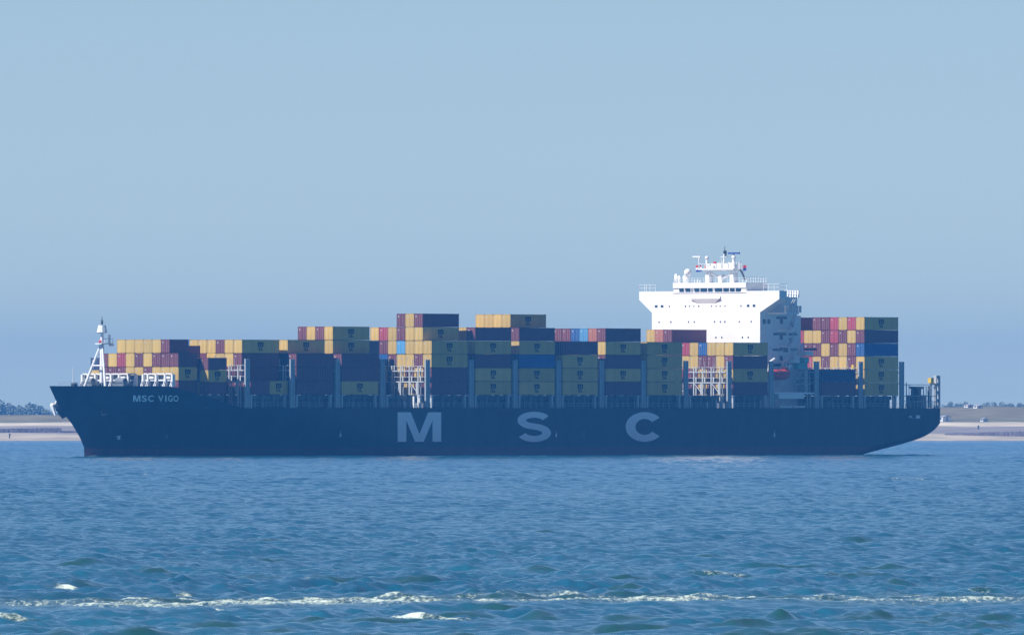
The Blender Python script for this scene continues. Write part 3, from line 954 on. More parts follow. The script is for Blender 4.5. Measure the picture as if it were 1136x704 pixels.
# ------------------------------------------------------------------ port side by the bridge house: lifeboat, gangway, crane
tb = 18.6
s0, s1 = s_at(858.5, tb), s_at(881, tb)
uc = u_at(415.3, s0, tb)
def lifeboat():
    e = empty('lifeboat', None, world_of((s0 + s1) / 2, tb - 1.4, uc - 1.6)); e.rotation_euler = (0, 0, TH)
    tag(e, 'closed orange red lifeboat hanging on davits beside the white bridge house', 'lifeboat')
    hl = (s1 - s0) / 2
    def loft(prof, name, m, z0):
        mb = MB(); n = 16; V = []; F = []
        for i in range(n + 1):
            x = -hl + 2 * hl * i / n
            w = max(.03, (1 - abs(x / hl) ** 2.6)) ** .6
            for (y, z) in prof: V.append((x, y * w * 1.4, z0 + z * (1 if z > 0 else w)))
        k = len(prof)
        for i in range(n):
            for j in range(k):
                F.append((i * k + j, i * k + (j + 1) % k, (i + 1) * k + (j + 1) % k, (i + 1) * k + j))
        F += [tuple(range(k)), tuple(range(n * k, n * k + k))]
        mb.add(V, F); return mb.build(name, [m], e, smooth=True)
    loft([(-1, 0), (-.85, -.7), (-.3, -1.2), (.3, -1.2), (.85, -.7), (1, 0)], 'boat_hull', M_orange, 1.6)
    loft([(-1, .01), (-.85, .8), (-.35, 1.15), (.35, 1.15), (.85, .8), (1, .01)], 'canopy', M_orange, 1.62)
    b = MB(); b.box(hl * .35, hl * .75, -.6, .6, 2.5, 3.2); b.build('steering_cupola', [M_orange], e)
lifeboat()
b = SB()
for s in (s0 + 1.2, s1 - 1.2):
    b.stube((s, 15.5, u_at(428, s, 16)), (s, 16.5, uc + 2.8), .3); b.stube((s, 16.5, uc + 2.8), (s, 18.0, uc + 3.6), .25)
    b.stube((s, 17.4, uc + 3.4), (s, 17.4, uc + 1.0), .08)
b.build('davits', [M_white], ship)
sx0, sx1 = s_at(859, 19.3), s_at(906.5, 19.3)
g0, g1 = u_at(437.3, sx0, 19.3), u_at(434.9, sx0, 19.3)
b = SB(); b.sbox(sx0, sx1, 17.0, 19.4, g0 + .1, g1); b.build('embarkation_deck', [M_white], ship)
b = SB(); a0, a1 = s_at(864, 19.3), s_at(892, 19.3); b.sbox(a0, a1, 16.8, 19.3, u_at(442, a0, 19.3), g0 + .08); b.build('store_house', [M_white], ship)
b = SB(); b.sbox(a0, s_at(878.8, 19.6), 19.2, 19.6, u_at(452, a0, 19.3), u_at(450, a0, 19.3)); b.sbox(s_at(879.7, 19.6), s_at(893, 19.6), 19.2, 19.6, u_at(452, a0, 19.3), u_at(450, a0, 19.3)); b.build('gangway', [M_white], ship)
for x in (860.5, 896.5, 900, 905):
    s = s_at(x, 19.2); b = SB(); b.stube((s, 19.0, DECK), (s, 19.0, g0 + .1), .13); b.build('deck_post', [M_grey], ship)
cr = empty('provision_crane', ship)
p = (s_at(894.2, 17.5), 17.5)
b = SB(); b.stube((p[0], p[1], g1), (p[0], p[1], u_at(408, p[0], 17.5)), .42, .36, 8); b.build('crane_post', [M_white], cr)
b = SB(); c0 = u_at(407, p[0], 17.5); b.sbox(p[0] - 3.6, p[0] - .2, 16.9, 18.1, c0 - .4, c0 + .9); b.sbox(p[0] - 1.6, p[0] + .3, 16.9, 18.1, c0 + .9, c0 + 2.2); b.build('crane_house', [M_teal], cr)
b = SB(); b.stube((p[0], 17.5, c0 + .3), (p[0] - 5.0, 17.2, c0 - 4.5), .28, .18, 6); b.build('crane_jib', [M_grey], cr)
b = SB(); q = s_at(893, 15.8); b.sbox(q - .2, q + 2.4, 14.8, 16.2, u_at(394, q, 16), u_at(389.2, q, 16)); b.build('vent_house', [M_white], ship)
q = s_at(896, 15.8); b = SB(); b.sbox(q - .2, q + 2.8, 14.8, 16.2, u_at(388.4, q, 16), u_at(386, q, 16)); b.build('vent_cowl', [M_dark], ship)
b = SB()
for k in range(7):
    s = s_at(884 + k * 2.3, 18.2); b.stube((s, 18.2, g1), (s, 18.2, u_at(414 - (k % 3) * 3, s, 18.2)), .1)
s = s_at(882, 18.2); s2 = s_at(900, 18.2)
for y in (413, 419, 426): b.stube((s, 18.2, u_at(y, s, 18.2)), (s2, 18.2, u_at(y, s, 18.2)), .08)
b.build('side_scaffold', [M_grey], ship)
b = SB(); q = s_at(872, 17); b.stube((q, 17.2, u_at(409, q, 17)), (q + 1.2, 17.2, u_at(405.5, q, 17)), .5, .5, 8); b.build('davit_winch', [M_white], ship)

# ------------------------------------------------------------------ stern deck gear
def st(px, t): return s_at(px, t)
def post(px, t, y0, y1, r, m, name):
    s = st(px, t); b = SB(); b.stube((s, t, u_at(y1, s, t)), (s, t, u_at(y0, s, t)), r); return b.build(name, [m], ship)
TS = 19.0
s = st(1039.8, TS); b = SB()
for q in (-.55, .55): b.sbox(s + q - .18, s + q + .18, TS - .5, TS + .3, DECK, u_at(416.5, s, TS))
for y in (417, 425, 434, 443): u = u_at(y, s, TS); b.sbox(s - .37, s + .37, TS - .4, TS + .2, u - .15, u + .15)
b.build('stern_tower', [M_bridge], ship)
s = st(1018.5, 16.5); b = SB()
b.sbox(s - 1.6, s + 1.6, 14.5, 17.5, DECK, u_at(438, s, 16.5)); b.sbox(s - .5, s + .5, 15, 17, u_at(438, s, 16.5), u_at(431, s, 16.5))
b.add([(s - 1.9, -15, u_at(428.5, s, 16)), (s + 1.9, -15, u_at(428.5, s, 16)), (s + 1.9, -17, u_at(428.5, s, 16)), (s - 1.9, -17, u_at(428.5, s, 16)),
       (s - .5, -15, u_at(432, s, 16)), (s + .5, -15, u_at(432, s, 16)), (s + .5, -17, u_at(432, s, 16)), (s - .5, -17, u_at(432, s, 16))],
      [(0, 1, 2, 3), (4, 5, 6, 7), (0, 1, 5, 4), (1, 2, 6, 5), (2, 3, 7, 6), (3, 0, 4, 7)])
b.build('mooring_winch_tower', [M_deckgrey], ship)
for x, y0, y1, r in ((1005.5, 424, 452, .14), (1011.5, 432, 452, .25), (1024.5, 430, 452, .14), (1030.2, 428, 452, .28), (1032.6, 426, 452, .2), (1036.5, 428, 452, .14), (1008.5, 427, 452, .1), (1027.5, 428, 452, .1)):
    post(x, TS, y0, y1, r, M_deckgrey if r > .19 else M_bridge, 'stern_post')
b = SB(); a, c = st(1003, TS), st(1040, TS)
for y in (426.6, 439, 445): b.stube((a, TS, u_at(y, a, TS)), (c, TS, u_at(y, c, TS)), .08)
b.build('stern_rail', [M_bridge], ship)
rail('deck_railing', [(270, T - .12, DECK - .03), (L_SHIP - .2, T - .12, DECK - .03), (L_SHIP - .2, -T + .12, DECK - .03)], 1.3, 1.2, .06)
b = SB(); s = st(1033.2, TS); b.sbox(s - .5, s + .5, TS - .6, TS + .3, u_at(424.5, s, TS), u_at(419, s, TS)); b.sbox(s - .3, s + 2.2, TS - .3, TS, u_at(426, s, TS), u_at(424.6, s, TS)); b.build('yellow_locker', [M_yellowpaint], ship)
b = SB(); s = st(947.0, 18); b.sbox(s - .3, s + .3, 17.6, 18.2, u_at(409, s, 18), u_at(404.5, s, 18)); b.build('yellow_locker', [M_yellowpaint], ship)
b = SB(); s = st(916, 17); b.sbox(s, s + 5.5, 11, 16.5, DECK, u_at(441, s, 17)); b.build('burgundy_locker', [M_cont['b']], ship)
b = SB(); s = st(921, 18.5); b.sbox(s - .3, s + .6, 18.2, 18.8, DECK, u_at(444, s, 17)); b.build('deck_vent', [M_grey], ship)

# ------------------------------------------------------------------ water
def hash2(ix, iy, seed):
    h = (ix * 374761393 + iy * 668265263 + seed * 144269) & 0x7fffffff
    h = ((h ^ (h >> 13)) * 1274126177) & 0x7fffffff
    return ((h ^ (h >> 16)) & 0xffff) / 65535.0
def vnoise(x, y, seed):
    x0 = np.floor(x).astype(np.int64); y0 = np.floor(y).astype(np.int64)
    fx = x - x0; fy = y - y0
    fx = fx * fx * (3 - 2 * fx); fy = fy * fy * (3 - 2 * fy)
    a = hash2(x0, y0, seed); b_ = hash2(x0 + 1, y0, seed); c = hash2(x0, y0 + 1, seed); d = hash2(x0 + 1, y0 + 1, seed)
    return (a * (1 - fx) + b_ * fx) * (1 - fy) + (c * (1 - fx) + d * fx) * fy
def fbm(x, y, seed, octv=4):
    v = 0; a = .5; s_ = 0
    for k in range(octv):
        v = v + a * vnoise(x * 2 ** k, y * 2 ** k, seed + 17 * k); s_ += a; a *= .5
    return v / s_

def smoothstep(a, b, x):
    t = np.clip((x - a) / (b - a), 0, 1); return t * t * (3 - 2 * t)

SEA_R = 9000.0
print('T before sea', _t.time() - _t0)
def build_sea():
    NW = 520; HALF = R(3.0)
    ang = list(np.linspace(-HALF, HALF, NW))
    outer = list(np.linspace(HALF, 2 * math.pi - HALF, 40))[1:-1]
    ang = np.array(ang + outer)
    rs = [1.5]
    while rs[-1] < 500: rs.append(rs[-1] + max(3, rs[-1] * .08))
    while rs[-1] < 6700: rs.append(rs[-1] + .10 + .00058 * rs[-1])
    while rs[-1] < SEA_R: rs.append(rs[-1] * 1.05)
    rs = np.array(rs)
    Rr, A = np.meshgrid(rs, ang, indexing='ij')
    X = (Rr * np.sin(A)).astype(np.float32); Y = (Rr * np.cos(A)).astype(np.float32)
    nr, na = X.shape
    Z = np.zeros_like(X)
    dr = np.gradient(rs)[:, None] * np.ones_like(X)
    da = Rr * (2 * HALF / (NW - 1))
    inside = 1 - smoothstep(R(2.6), R(2.95), np.abs(np.where(A > math.pi, A - 2 * math.pi, A)))
    inside *= smoothstep(470, 520, Rr) * (1 - smoothstep(5200, 6000, Rr))
    rg = np.random.default_rng(11)
    foamf = np.zeros_like(X)
    wind = R(-55)           # waves run from the left rear towards the lower right
    patch = .65 + .7 * fbm(X / 60, Y / 140, 5, 3)
    slope_boost = 1.0
    dxg = Rr * (2 * HALF / (NW - 1))
    def add_wave(lam, th, amp):
        k = 2 * math.pi / lam
        ly = lam / max(abs(math.sin(th)), 1e-3); lx = lam / max(abs(math.cos(th)), 1e-3)
        fade = smoothstep(1.7, 3.2, ly / dr) * smoothstep(2.0, 3.5, lx / dxg)
        s_ = np.sin(np.float32(k * math.cos(th)) * X + np.float32(k * math.sin(th)) * Y + np.float32(rg.uniform(0, 6.28)))
        return (amp * fade * (s_ + .5 * s_ * s_ - .25)).astype(np.float32)
    dr = dr.astype(np.float32); dxg = dxg.astype(np.float32)
    for i in range(52):
        lam = 1.1 * (24 / 1.1) ** (i / 51.0) * rg.uniform(.9, 1.1)
        th = wind + rg.normal(0, .55 + .3 * (lam < 5))
        amp = .0052 * lam ** 0.78 * rg.uniform(.5, 1.4)
        if lam > 12: amp *= .5
        Z += add_wave(lam, th, amp)
    # short cross chop: crests that run away from the eye break the long lines up
    chopz = np.zeros_like(X)
    for i in range(46):
        lam = .55 * (4.2 / .55) ** (i / 45.0) * rg.uniform(.9, 1.1)
        th = rg.choice([0, math.pi]) + rg.normal(0, .34)
        chopz += add_wave(lam, th, .0062 * lam ** .85 * rg.uniform(.5, 1.4))
    Z += chopz * (.45 + 1.1 * fbm(X / 9, Y / 40, 55, 3))
    Z *= (1 - .30 * smoothstep(780, 1500, Rr)).astype(np.float32)
    Z *= patch
    zs = Z.copy()
    # individual steep crests and breakers: (photo column, row, width px, height px, foam)
    crests = [(75, 653, 46, 9, 1.0), (128, 655, 40, 5, .75), (18, 650, 70, 9, .55), (14, 690, 70, 12, 1.0), (478, 690, 120, 17, .85), (205, 663, 30, 7, .8), (335, 643, 60, 6, .35),
              (430, 692, 180, 12, 0), (602, 688, 70, 13, 0), (866, 688, 42, 13, 0), (975, 687, 130, 11, 0), (900, 690, 60, 8, 0), (455, 646, 90, 8, 0), (800, 640, 110, 7, .2), (350, 690, 90, 8, 0),
              (700, 690, 130, 9, 0), (560, 676, 90, 8, 0), (690, 655, 120, 7, 0), (1100, 690, 90, 9, 0), (240, 696, 120, 9, 0), (870, 630, 100, 6, 0), (230, 676, 60, 6, .6), (640, 663, 60, 4, .7), (900, 661, 60, 4, .7), (1085, 657, 40, 5, .8),
              (682, 526, 20, 2.6, 1), (768, 526, 11, 2, .9), (160, 526, 20, 2, .7), (228, 526, 12, 2, .7), (115, 526, 18, 1.5, .5), (1010, 532, 60, 1, .5), (640, 524, 9, 2, .5), (45, 526, 6, 1.4, .5), (180, 627, 60, 5, 0), (1010, 628, 110, 6, 0), (960, 600, 80, 4, 0), (300, 600, 80, 4, 0), (600, 590, 80, 3, 0)]
    churn_shade = np.zeros_like(X)
    for k in range(46):
        py = rg.uniform(618, 712); g = (py - 600) / 100
        if 652 < py < 684: py += 34
        crests.append((rg.uniform(-40, 1180), py, rg.uniform(50, 150) * (.6 + .5 * g), rg.uniform(5, 10) * (.4 + .7 * g), 0))
    for px, py, w, h, fo_ in crests:
        d = EYE * FPX / (py - HOR)
        cx = (px - 568) * d / FPX; sc_ = FPX / d
        hw = w / sc_ / 2; hh = h / sc_ * (.85 if not fo_ else .5)
        ln = max(1.6, hh * 3.2)
        i0, i1 = np.searchsorted(rs, [d - 9 * ln - 6, d + 9 * ln + 6])
        sl_ = (slice(i0, i1), slice(0, NW))
        x_ = X[sl_]; y_ = Y[sl_]
        tilt = rg.uniform(-.35, .35)
        dx = (x_ - cx); dy = (y_ - d) - tilt * dx + .6 * np.sin(dx * 1.3 + px) * min(1, ln / 3)
        env = np.exp(-np.abs(dx / hw) ** 1.7 * 1.4)
        ly = np.where(dy < 0, ln * .8, ln * 1.7)          # steeper on the side towards us
        Z[sl_] += hh * env * np.exp(-(dy / ly) ** 2) * (.75 + .5 * fbm(x_ * .9, y_ * .5, int(px), 3))
        churn_shade[sl_] = np.maximum(churn_shade[sl_], .8 * env * np.exp(-((dy + .6 * ln) / (1.1 * ln)) ** 2))  # near faces of crests coloured dark green, standing in for weaker reflection
        if fo_:
            fx = np.exp(-np.abs((dx + hw * .1) / (hw * .95)) ** 3 * 1.2)
            fy = smoothstep(-2.2 * ln, -.5 * ln, dy) * (1 - smoothstep(-.1 * ln, .6 * ln, dy))
            foamf[sl_] = np.maximum(foamf[sl_], (.27 + .38 * fo_) * fx * fy * (.30 + 1.35 * fbm(x_ * 1.4, y_ * .4, int(px) + 3, 3)))
    # the rip line: a long band of broken water where two currents meet
    i0, i1 = np.searchsorted(rs, [575, 760])
    sl_ = (slice(i0, i1), slice(0, NW))
    x_ = X[sl_]; y_ = Y[sl_]
    u_ = (568 + FPX * x_ / y_) / 1136
    rowc = 667.5 - 6.0 * u_ + 1.6 * np.sin(u_ * 9)
    e = y_ - EYE * FPX / (rowc - HOR)
    e = e + 6 * (fbm(x_ / 6, y_ * 0, 8, 4) - .5)
    w1 = np.exp(-((e - 2) / 2.3) ** 2); w2 = np.exp(-((e + 10) / 11) ** 2)
    chop = fbm(x_ * .9, y_ * .30, 41, 4)
    big = fbm(x_ / 5.0, y_ / 12.0, 77, 3)
    Z[sl_] *= 1 - .62 * np.exp(-((e + 14) / 20) ** 2)          # the cross current flattens the swell along the rip
    Z[sl_] += (w1 * .20 + w2 * .20) * (chop - .35) * 1.5
    left = .75 + .25 * smoothstep(1.05, .3, u_)
    f1 = w1 * (.27 + .04 * smoothstep(.55, .68, u_) + .04 * np.exp(-((u_ - .77) / .06) ** 2) + .26 * smoothstep(.3, .65, big) + .35 * (chop - .5))
    f2 = w2 * left * (.35 + .20 * smoothstep(.35, .7, big) + .4 * (chop - .5))
    foamf[sl_] = np.maximum(foamf[sl_], np.maximum(f1, f2))
    # churned greenish water along that line
    churn_shade[sl_] = np.maximum(churn_shade[sl_], np.clip(.9 * np.exp(-((e + 5) / 15) ** 2) * (.45 + big), 0, 1))
    # bow wave and the wash along the side of the ship
    i0, i1 = np.searchsorted(rs, [3300, 3800])
    sl_ = (slice(i0, i1), slice(0, NW))
    x_ = X[sl_]; y_ = Y[sl_]
    ss = (x_ - BX) * CS + (y_ - BY) * SN; tt_ = (x_ - BX) * SN - (y_ - BY) * CS
    bowf = np.exp(-((tt_ - 2.0 - .28 * np.clip(ss - 12, 0, 60)) / 1.6) ** 2) * smoothstep(8, 11, ss) * (1 - smoothstep(22, 50, ss))
    Z[sl_] += .3 * bowf
    foamf[sl_] = np.maximum(foamf[sl_], .95 * bowf * fbm(x_ * .5, y_ * .1, 9, 3) * 1.5)
    sidef = np.exp(-((tt_ - 20.8) / 1.0) ** 2) * smoothstep(40, 60, ss) * (1 - smoothstep(262, 266, ss))
    foamf[sl_] = np.maximum(foamf[sl_], .62 * sidef * fbm(x_ * .05, y_ * .05, 19, 3))
    Z *= inside
    foamf = np.clip(foamf * inside, 0, 1)
    # keep the water out of the beach
    me = bpy.data.meshes.new('sea')
    V = np.stack([X, Y, Z], -1).reshape(-1, 3).astype(np.float32)
    ii, jj = np.meshgrid(np.arange(nr - 1), np.arange(na), indexing='ij')
    j2 = (jj + 1) % na
    Q = np.stack([ii * na + jj, (ii + 1) * na + jj, (ii + 1) * na + j2, ii * na + j2], -1).reshape(-1, 4)
    Q = Q[:, ::-1]
    # orientation: x=r sin a, y=r cos a  -> (r, a) is left-handed, so reversed order faces up
    me.vertices.add(len(V)); me.vertices.foreach_set('co', V.ravel())
    nq = len(Q)
    me.loops.add(nq * 4); me.loops.foreach_set('vertex_index', Q.ravel().astype(np.int32))
    me.polygons.add(nq)
    me.polygons.foreach_set('loop_start', np.arange(0, nq * 4, 4, dtype=np.int32))
    me.polygons.foreach_set('loop_total', np.full(nq, 4, dtype=np.int32))
    me.polygons.foreach_set('use_smooth', np.ones(nq, dtype=bool))
    me.update(calc_edges=True)
    for nm, arr in (('foam', foamf), ('churn_shade', churn_shade * inside)):
        at = me.attributes.new(nm, 'FLOAT', 'POINT')
        at.data.foreach_set('value', arr.reshape(-1).astype(np.float32))
    nz = me.polygons[0].normal.z
    if nz < 0: me.flip_normals()
    print('sea verts', len(V))
    return me

def sea_material():
    m = bpy.data.materials.new('sea_water')
    m.use_nodes = True
    nt = m.node_tree; L = nt.links
    p = nt.nodes['Principled BSDF']
    p.inputs['IOR'].default_value = 1.333
    p.inputs['Specular IOR Level'].default_value = 0.5
    p.inputs['Roughness'].default_value = 0.12
    ge = nt.nodes.new('ShaderNodeNewGeometry')
    ch = nt.nodes.new('ShaderNodeAttribute'); ch.attribute_name = 'churn_shade'
    fo_ = nt.nodes.new('ShaderNodeAttribute'); fo_.attribute_name = 'foam'
    mp = nt.nodes.new('ShaderNodeMapping'); mp.inputs['Scale'].default_value = (.03, .012, .03)
    L.new(ge.outputs['Position'], mp.inputs['Vector'])
    nz = nt.nodes.new('ShaderNodeTexNoise'); nz.inputs['Scale'].default_value = 1; nz.inputs['Detail'].default_value = 4
    L.new(mp.outputs['Vector'], nz.inputs['Vector'])
    ra = nt.nodes.new('ShaderNodeValToRGB')
    ra.color_ramp.elements[0].position = .35; ra.color_ramp.elements[1].position = .7
    ra.color_ramp.elements[0].color = (.008, .088, .165, 1); ra.color_ramp.elements[1].color = (.012, .110, .185, 1)
    L.new(nz.outputs['Fac'], ra.inputs['Fac'])
    mx = nt.nodes.new('ShaderNodeMix'); mx.data_type = 'RGBA'
    L.new(ch.outputs['Fac'], mx.inputs['Factor']); L.new(ra.outputs['Color'], mx.inputs['A'])
    mx.inputs['B'].default_value = (.012, .058, .044, 1)
    L.new(mx.outputs['Result'], p.inputs['Base Color'])
    # ripples too small for the mesh
    mp2 = nt.nodes.new('ShaderNodeMapping'); mp2.inputs['Scale'].default_value = (1.5, .8, 1)
    L.new(ge.outputs['Position'], mp2.inputs['Vector'])
    n2 = nt.nodes.new('ShaderNodeTexNoise'); n2.inputs['Scale'].default_value = 1.6; n2.inputs['Detail'].default_value = 5; n2.inputs['Roughness'].default_value = .6
    L.new(mp2.outputs['Vector'], n2.inputs['Vector'])
    bu = nt.nodes.new('ShaderNodeBump'); bu.inputs['Strength'].default_value = .7; bu.inputs['Distance'].default_value = .07
    L.new(n2.outputs['Fac'], bu.inputs['Height']); L.new(bu.outputs['Normal'], p.inputs['Normal'])
    df = nt.nodes.new('ShaderNodeBsdfDiffuse'); df.inputs["Color"].default_value = (.50, .58, .52, 1)
    ms = nt.nodes.new('ShaderNodeMixShader')
    # foam: lacy bubbles, as dense as the breaking water under them
    mp3 = nt.nodes.new('ShaderNodeMapping'); mp3.inputs['Scale'].default_value = (5.0, .35, 9.0)
    L.new(ge.outputs['Position'], mp3.inputs['Vector'])
    n4 = nt.nodes.new('ShaderNodeTexNoise'); n4.inputs['Scale'].default_value = 1.0; n4.inputs['Detail'].default_value = 7; n4.inputs['Roughness'].default_value = .7
    L.new(mp3.outputs['Vector'], n4.inputs['Vector'])
    ma = nt.nodes.new('ShaderNodeMath'); ma.operation = 'MULTIPLY_ADD'; ma.inputs[1].default_value = .75
    L.new(fo_.outputs['Fac'], ma.inputs[0]); L.new(n4.outputs['Fac'], ma.inputs[2])
    mr = nt.nodes.new('ShaderNodeMapRange'); mr.interpolation_type = 'SMOOTHSTEP'
    mr.inputs['From Min'].default_value = .73; mr.inputs['From Max'].default_value = 1.08
    L.new(ma.outputs[0], mr.inputs['Value'])
    L.new(mr.outputs['Result'], ms.inputs['Fac']); L.new(p.outputs[0], ms.inputs[1]); L.new(df.outputs[0], ms.inputs[2])
    L.new(ms.outputs[0], nt.nodes['Material Output'].inputs['Surface'])
    return m
sea_me = build_sea()
print('T after sea', _t.time() - _t0)
sea_me.materials.append(sea_material())
sea = link_mesh('sea', sea_me)
tag(sea, 'choppy blue green sea with a foam streaked rip line', 'sea', None, 'structure')

# ------------------------------------------------------------------ far shore
def shore_material():
    m = bpy.data.materials.new('shore_ground')
    m.use_nodes = True
    nt = m.node_tree; L = nt.links
    p = nt.nodes['Principled BSDF']; p.inputs['Roughness'].default_value = .9; p.inputs['Specular IOR Level'].default_value = .1
    ge = nt.nodes.new('ShaderNodeNewGeometry')
    sp = nt.nodes.new('ShaderNodeSeparateXYZ'); L.new(ge.outputs['Position'], sp.inputs['Vector'])
    mp = nt.nodes.new('ShaderNodeMapping'); mp.inputs['Scale'].default_value = (.02, .01, .2)
    L.new(ge.outputs['Position'], mp.inputs['Vector'])
    nz = nt.nodes.new('ShaderNodeTexNoise'); nz.inputs['Scale'].default_value = 1; nz.inputs['Detail'].default_value = 6
    L.new(mp.outputs['Vector'], nz.inputs['Vector'])
    ad = nt.nodes.new('ShaderNodeMath'); ad.operation = 'MULTIPLY_ADD'
    ad.inputs[1].default_value = 1.4; ad.inputs[2].default_value = -.7
    L.new(nz.outputs['Fac'], ad.inputs[0])
    sm = nt.nodes.new('ShaderNodeMath'); sm.operation = 'ADD'
    L.new(ad.outputs[0], sm.inputs[0]); L.new(sp.outputs['Z'], sm.inputs[1])
    mr = nt.nodes.new('ShaderNodeMapRange'); mr.inputs['From Min'].default_value = 0; mr.inputs['From Max'].default_value = 16
    L.new(sm.outputs[0], mr.inputs['Value'])
    ra = nt.nodes.new('ShaderNodeValToRGB')
    el = ra.color_ramp.elements
    stops = [(0, (.30, .27, .22)), (.4 / 16, (.42, .36, .27)), (2.6 / 16, (.44, .38, .29)), (3.1 / 16, (.24, .215, .20)), (5.5 / 16, (.25, .22, .20)), (5.9 / 16, (.60, .52, .40)), (6.9 / 16, (.58, .50, .38)),
             (7.4 / 16, (.17, .155, .085)), (10 / 16, (.20, .17, .10)), (13 / 16, (.19, .165, .10)), (15 / 16, (.07, .085, .04))]
    el[0].position = stops[0][0]; el[0].color = (*stops[0][1], 1)
    el[1].position = stops[-1][0]; el[1].color = (*stops[-1][1], 1)
    for po, c in stops[1:-1]:
        q = el.new(po); q.color = (*c, 1)
    L.new(mr.outputs['Result'], ra.inputs['Fac'])
    n3 = nt.nodes.new('ShaderNodeTexNoise'); n3.inputs['Scale'].default_value = .06; n3.inputs['Detail'].default_value = 8
    L.new(ge.outputs['Position'], n3.inputs['Vector'])
    hs = nt.nodes.new('ShaderNodeHueSaturation')
    m3 = nt.nodes.new('ShaderNodeMapRange'); m3.inputs['From Min'].default_value = .3; m3.inputs['From Max'].default_value = .7; m3.inputs['To Min'].default_value = .75; m3.inputs['To Max'].default_value = 1.25
    L.new(n3.outputs['Fac'], m3.inputs['Value']); L.new(m3.outputs['Result'], hs.inputs['Value']); L.new(ra.outputs['Color'], hs.inputs['Color'])
    L.new(hs.outputs['Color'], p.inputs['Base Color'])
    return m

def shore_h(x, y):
    """height of the land: sandy foreshore, then a grass dike on the left and dunes on the right"""
    w = smoothstep(-60, 120, x)
    edge = 6262 + 10 * (fbm(x / 90, y * 0, 3, 3) - .5) - 8 * w
    d = y - edge
    beach = np.interp(d, [-400, 0, 28, 60, 130, 190, 240, 262], [-4, 0, 1.6, 3.0, 4.6, 5.7, 6.6, 7.2])
    nzv = fbm(x / 40, y / 60, 21, 4) - .5
    left = np.interp(d, [262, 290, 298, 330, 420, 3000], [0, 2.9, 3.1, 1.4, .8, .8])
    right = np.interp(d, [240, 262, 330, 420, 600, 3000], [0, .6, 3.8, 6.3, 6.0, 5.2])
    return beach + left * (1 - w) + (right + nzv * 2.2 * smoothstep(262, 330, d)) * w
def build_land():
    xs = np.concatenate([np.linspace(-3000, -420, 30), np.linspace(-400, 400, 260), np.linspace(420, 3000, 30)])
    ys = np.concatenate([np.linspace(5900, 6240, 6), np.linspace(6245, 6560, 64), np.linspace(6580, 7200, 24), np.linspace(7300, 8900, 8)])
    X, Y = np.meshgrid(xs, ys, indexing='ij')
    Z = shore_h(X, Y)
    nx, ny = X.shape
    V = np.stack([X, Y, Z], -1).reshape(-1, 3)
    F = [(i * ny + j, (i + 1) * ny + j, (i + 1) * ny + j + 1, i * ny + j + 1) for i in range(nx - 1) for j in range(ny - 1)]
    me = bpy.data.meshes.new('shore')
    me.from_pydata(V.tolist(), [], F)
    me.polygons.foreach_set('use_smooth', [True] * len(F))
    me.materials.append(shore_material())
    me.update()
    o = link_mesh('shore', me)
    tag(o, 'hazy far shore with sandy beach, grass dike and low dunes', 'shore', None, 'structure')
build_land()
def at_shore(px, y):
    x = (px - 568) * y / FPX
    return x, float(shore_h(np.array([x]), np.array([float(y)]))[0])

M_stone = mat('groyne_stone', (.14, .115, .125), .9, .1, .35, .3)
def groyne(px0, px1, y0, y1, h0, h1, label, seed):
    mb = MB(); r_ = random.Random(seed); n = 70
    x0 = (px0 - 568) * y0 / FPX; x1 = (px1 - 568) * y1 / FPX
    V = []; F = []; n = 160
    prof = [(-3.2, 0), (-1.9, .62), (-.7, .95), (.7, 1.0), (1.9, .6), (3.2, 0)]
    for k in range(n):
        f = k / (n - 1)
        x = x0 + (x1 - x0) * f; y = y0 + (y1 - y0) * f; h = h0 + (h1 - h0) * f
        g = float(shore_h(np.array([x]), np.array([y]))[0])
        for q, z in prof:
            V.append((x, y + q + r_.uniform(-.3, .3), g - .3 + (h * .9 + .3) * z * r_.uniform(.86, 1.12)))
    m_ = len(prof)
    for k in range(n - 1):
        for q in range(m_ - 1): F.append((k * m_ + q, (k + 1) * m_ + q, (k + 1) * m_ + q + 1, k * m_ + q + 1))
    mb.add(V, F)
    tag(mb.build('groyne', [M_stone], None), label, 'groyne', 'dark stone groynes on the beach')
groyne(-8, 68, 6330, 6336, 1.7, 1.9, 'dark purple stone groyne along the left beach, reaching the bow', 1)
groyne(1048, 1150, 6300, 6284, .5, 2.6, 'dark stone groyne on the right beach, thickening away from the stern', 2)
groyne(68, 96, 6330, 6330, .8, .6, 'low thin stone groyne just left of the ship bow', 5)

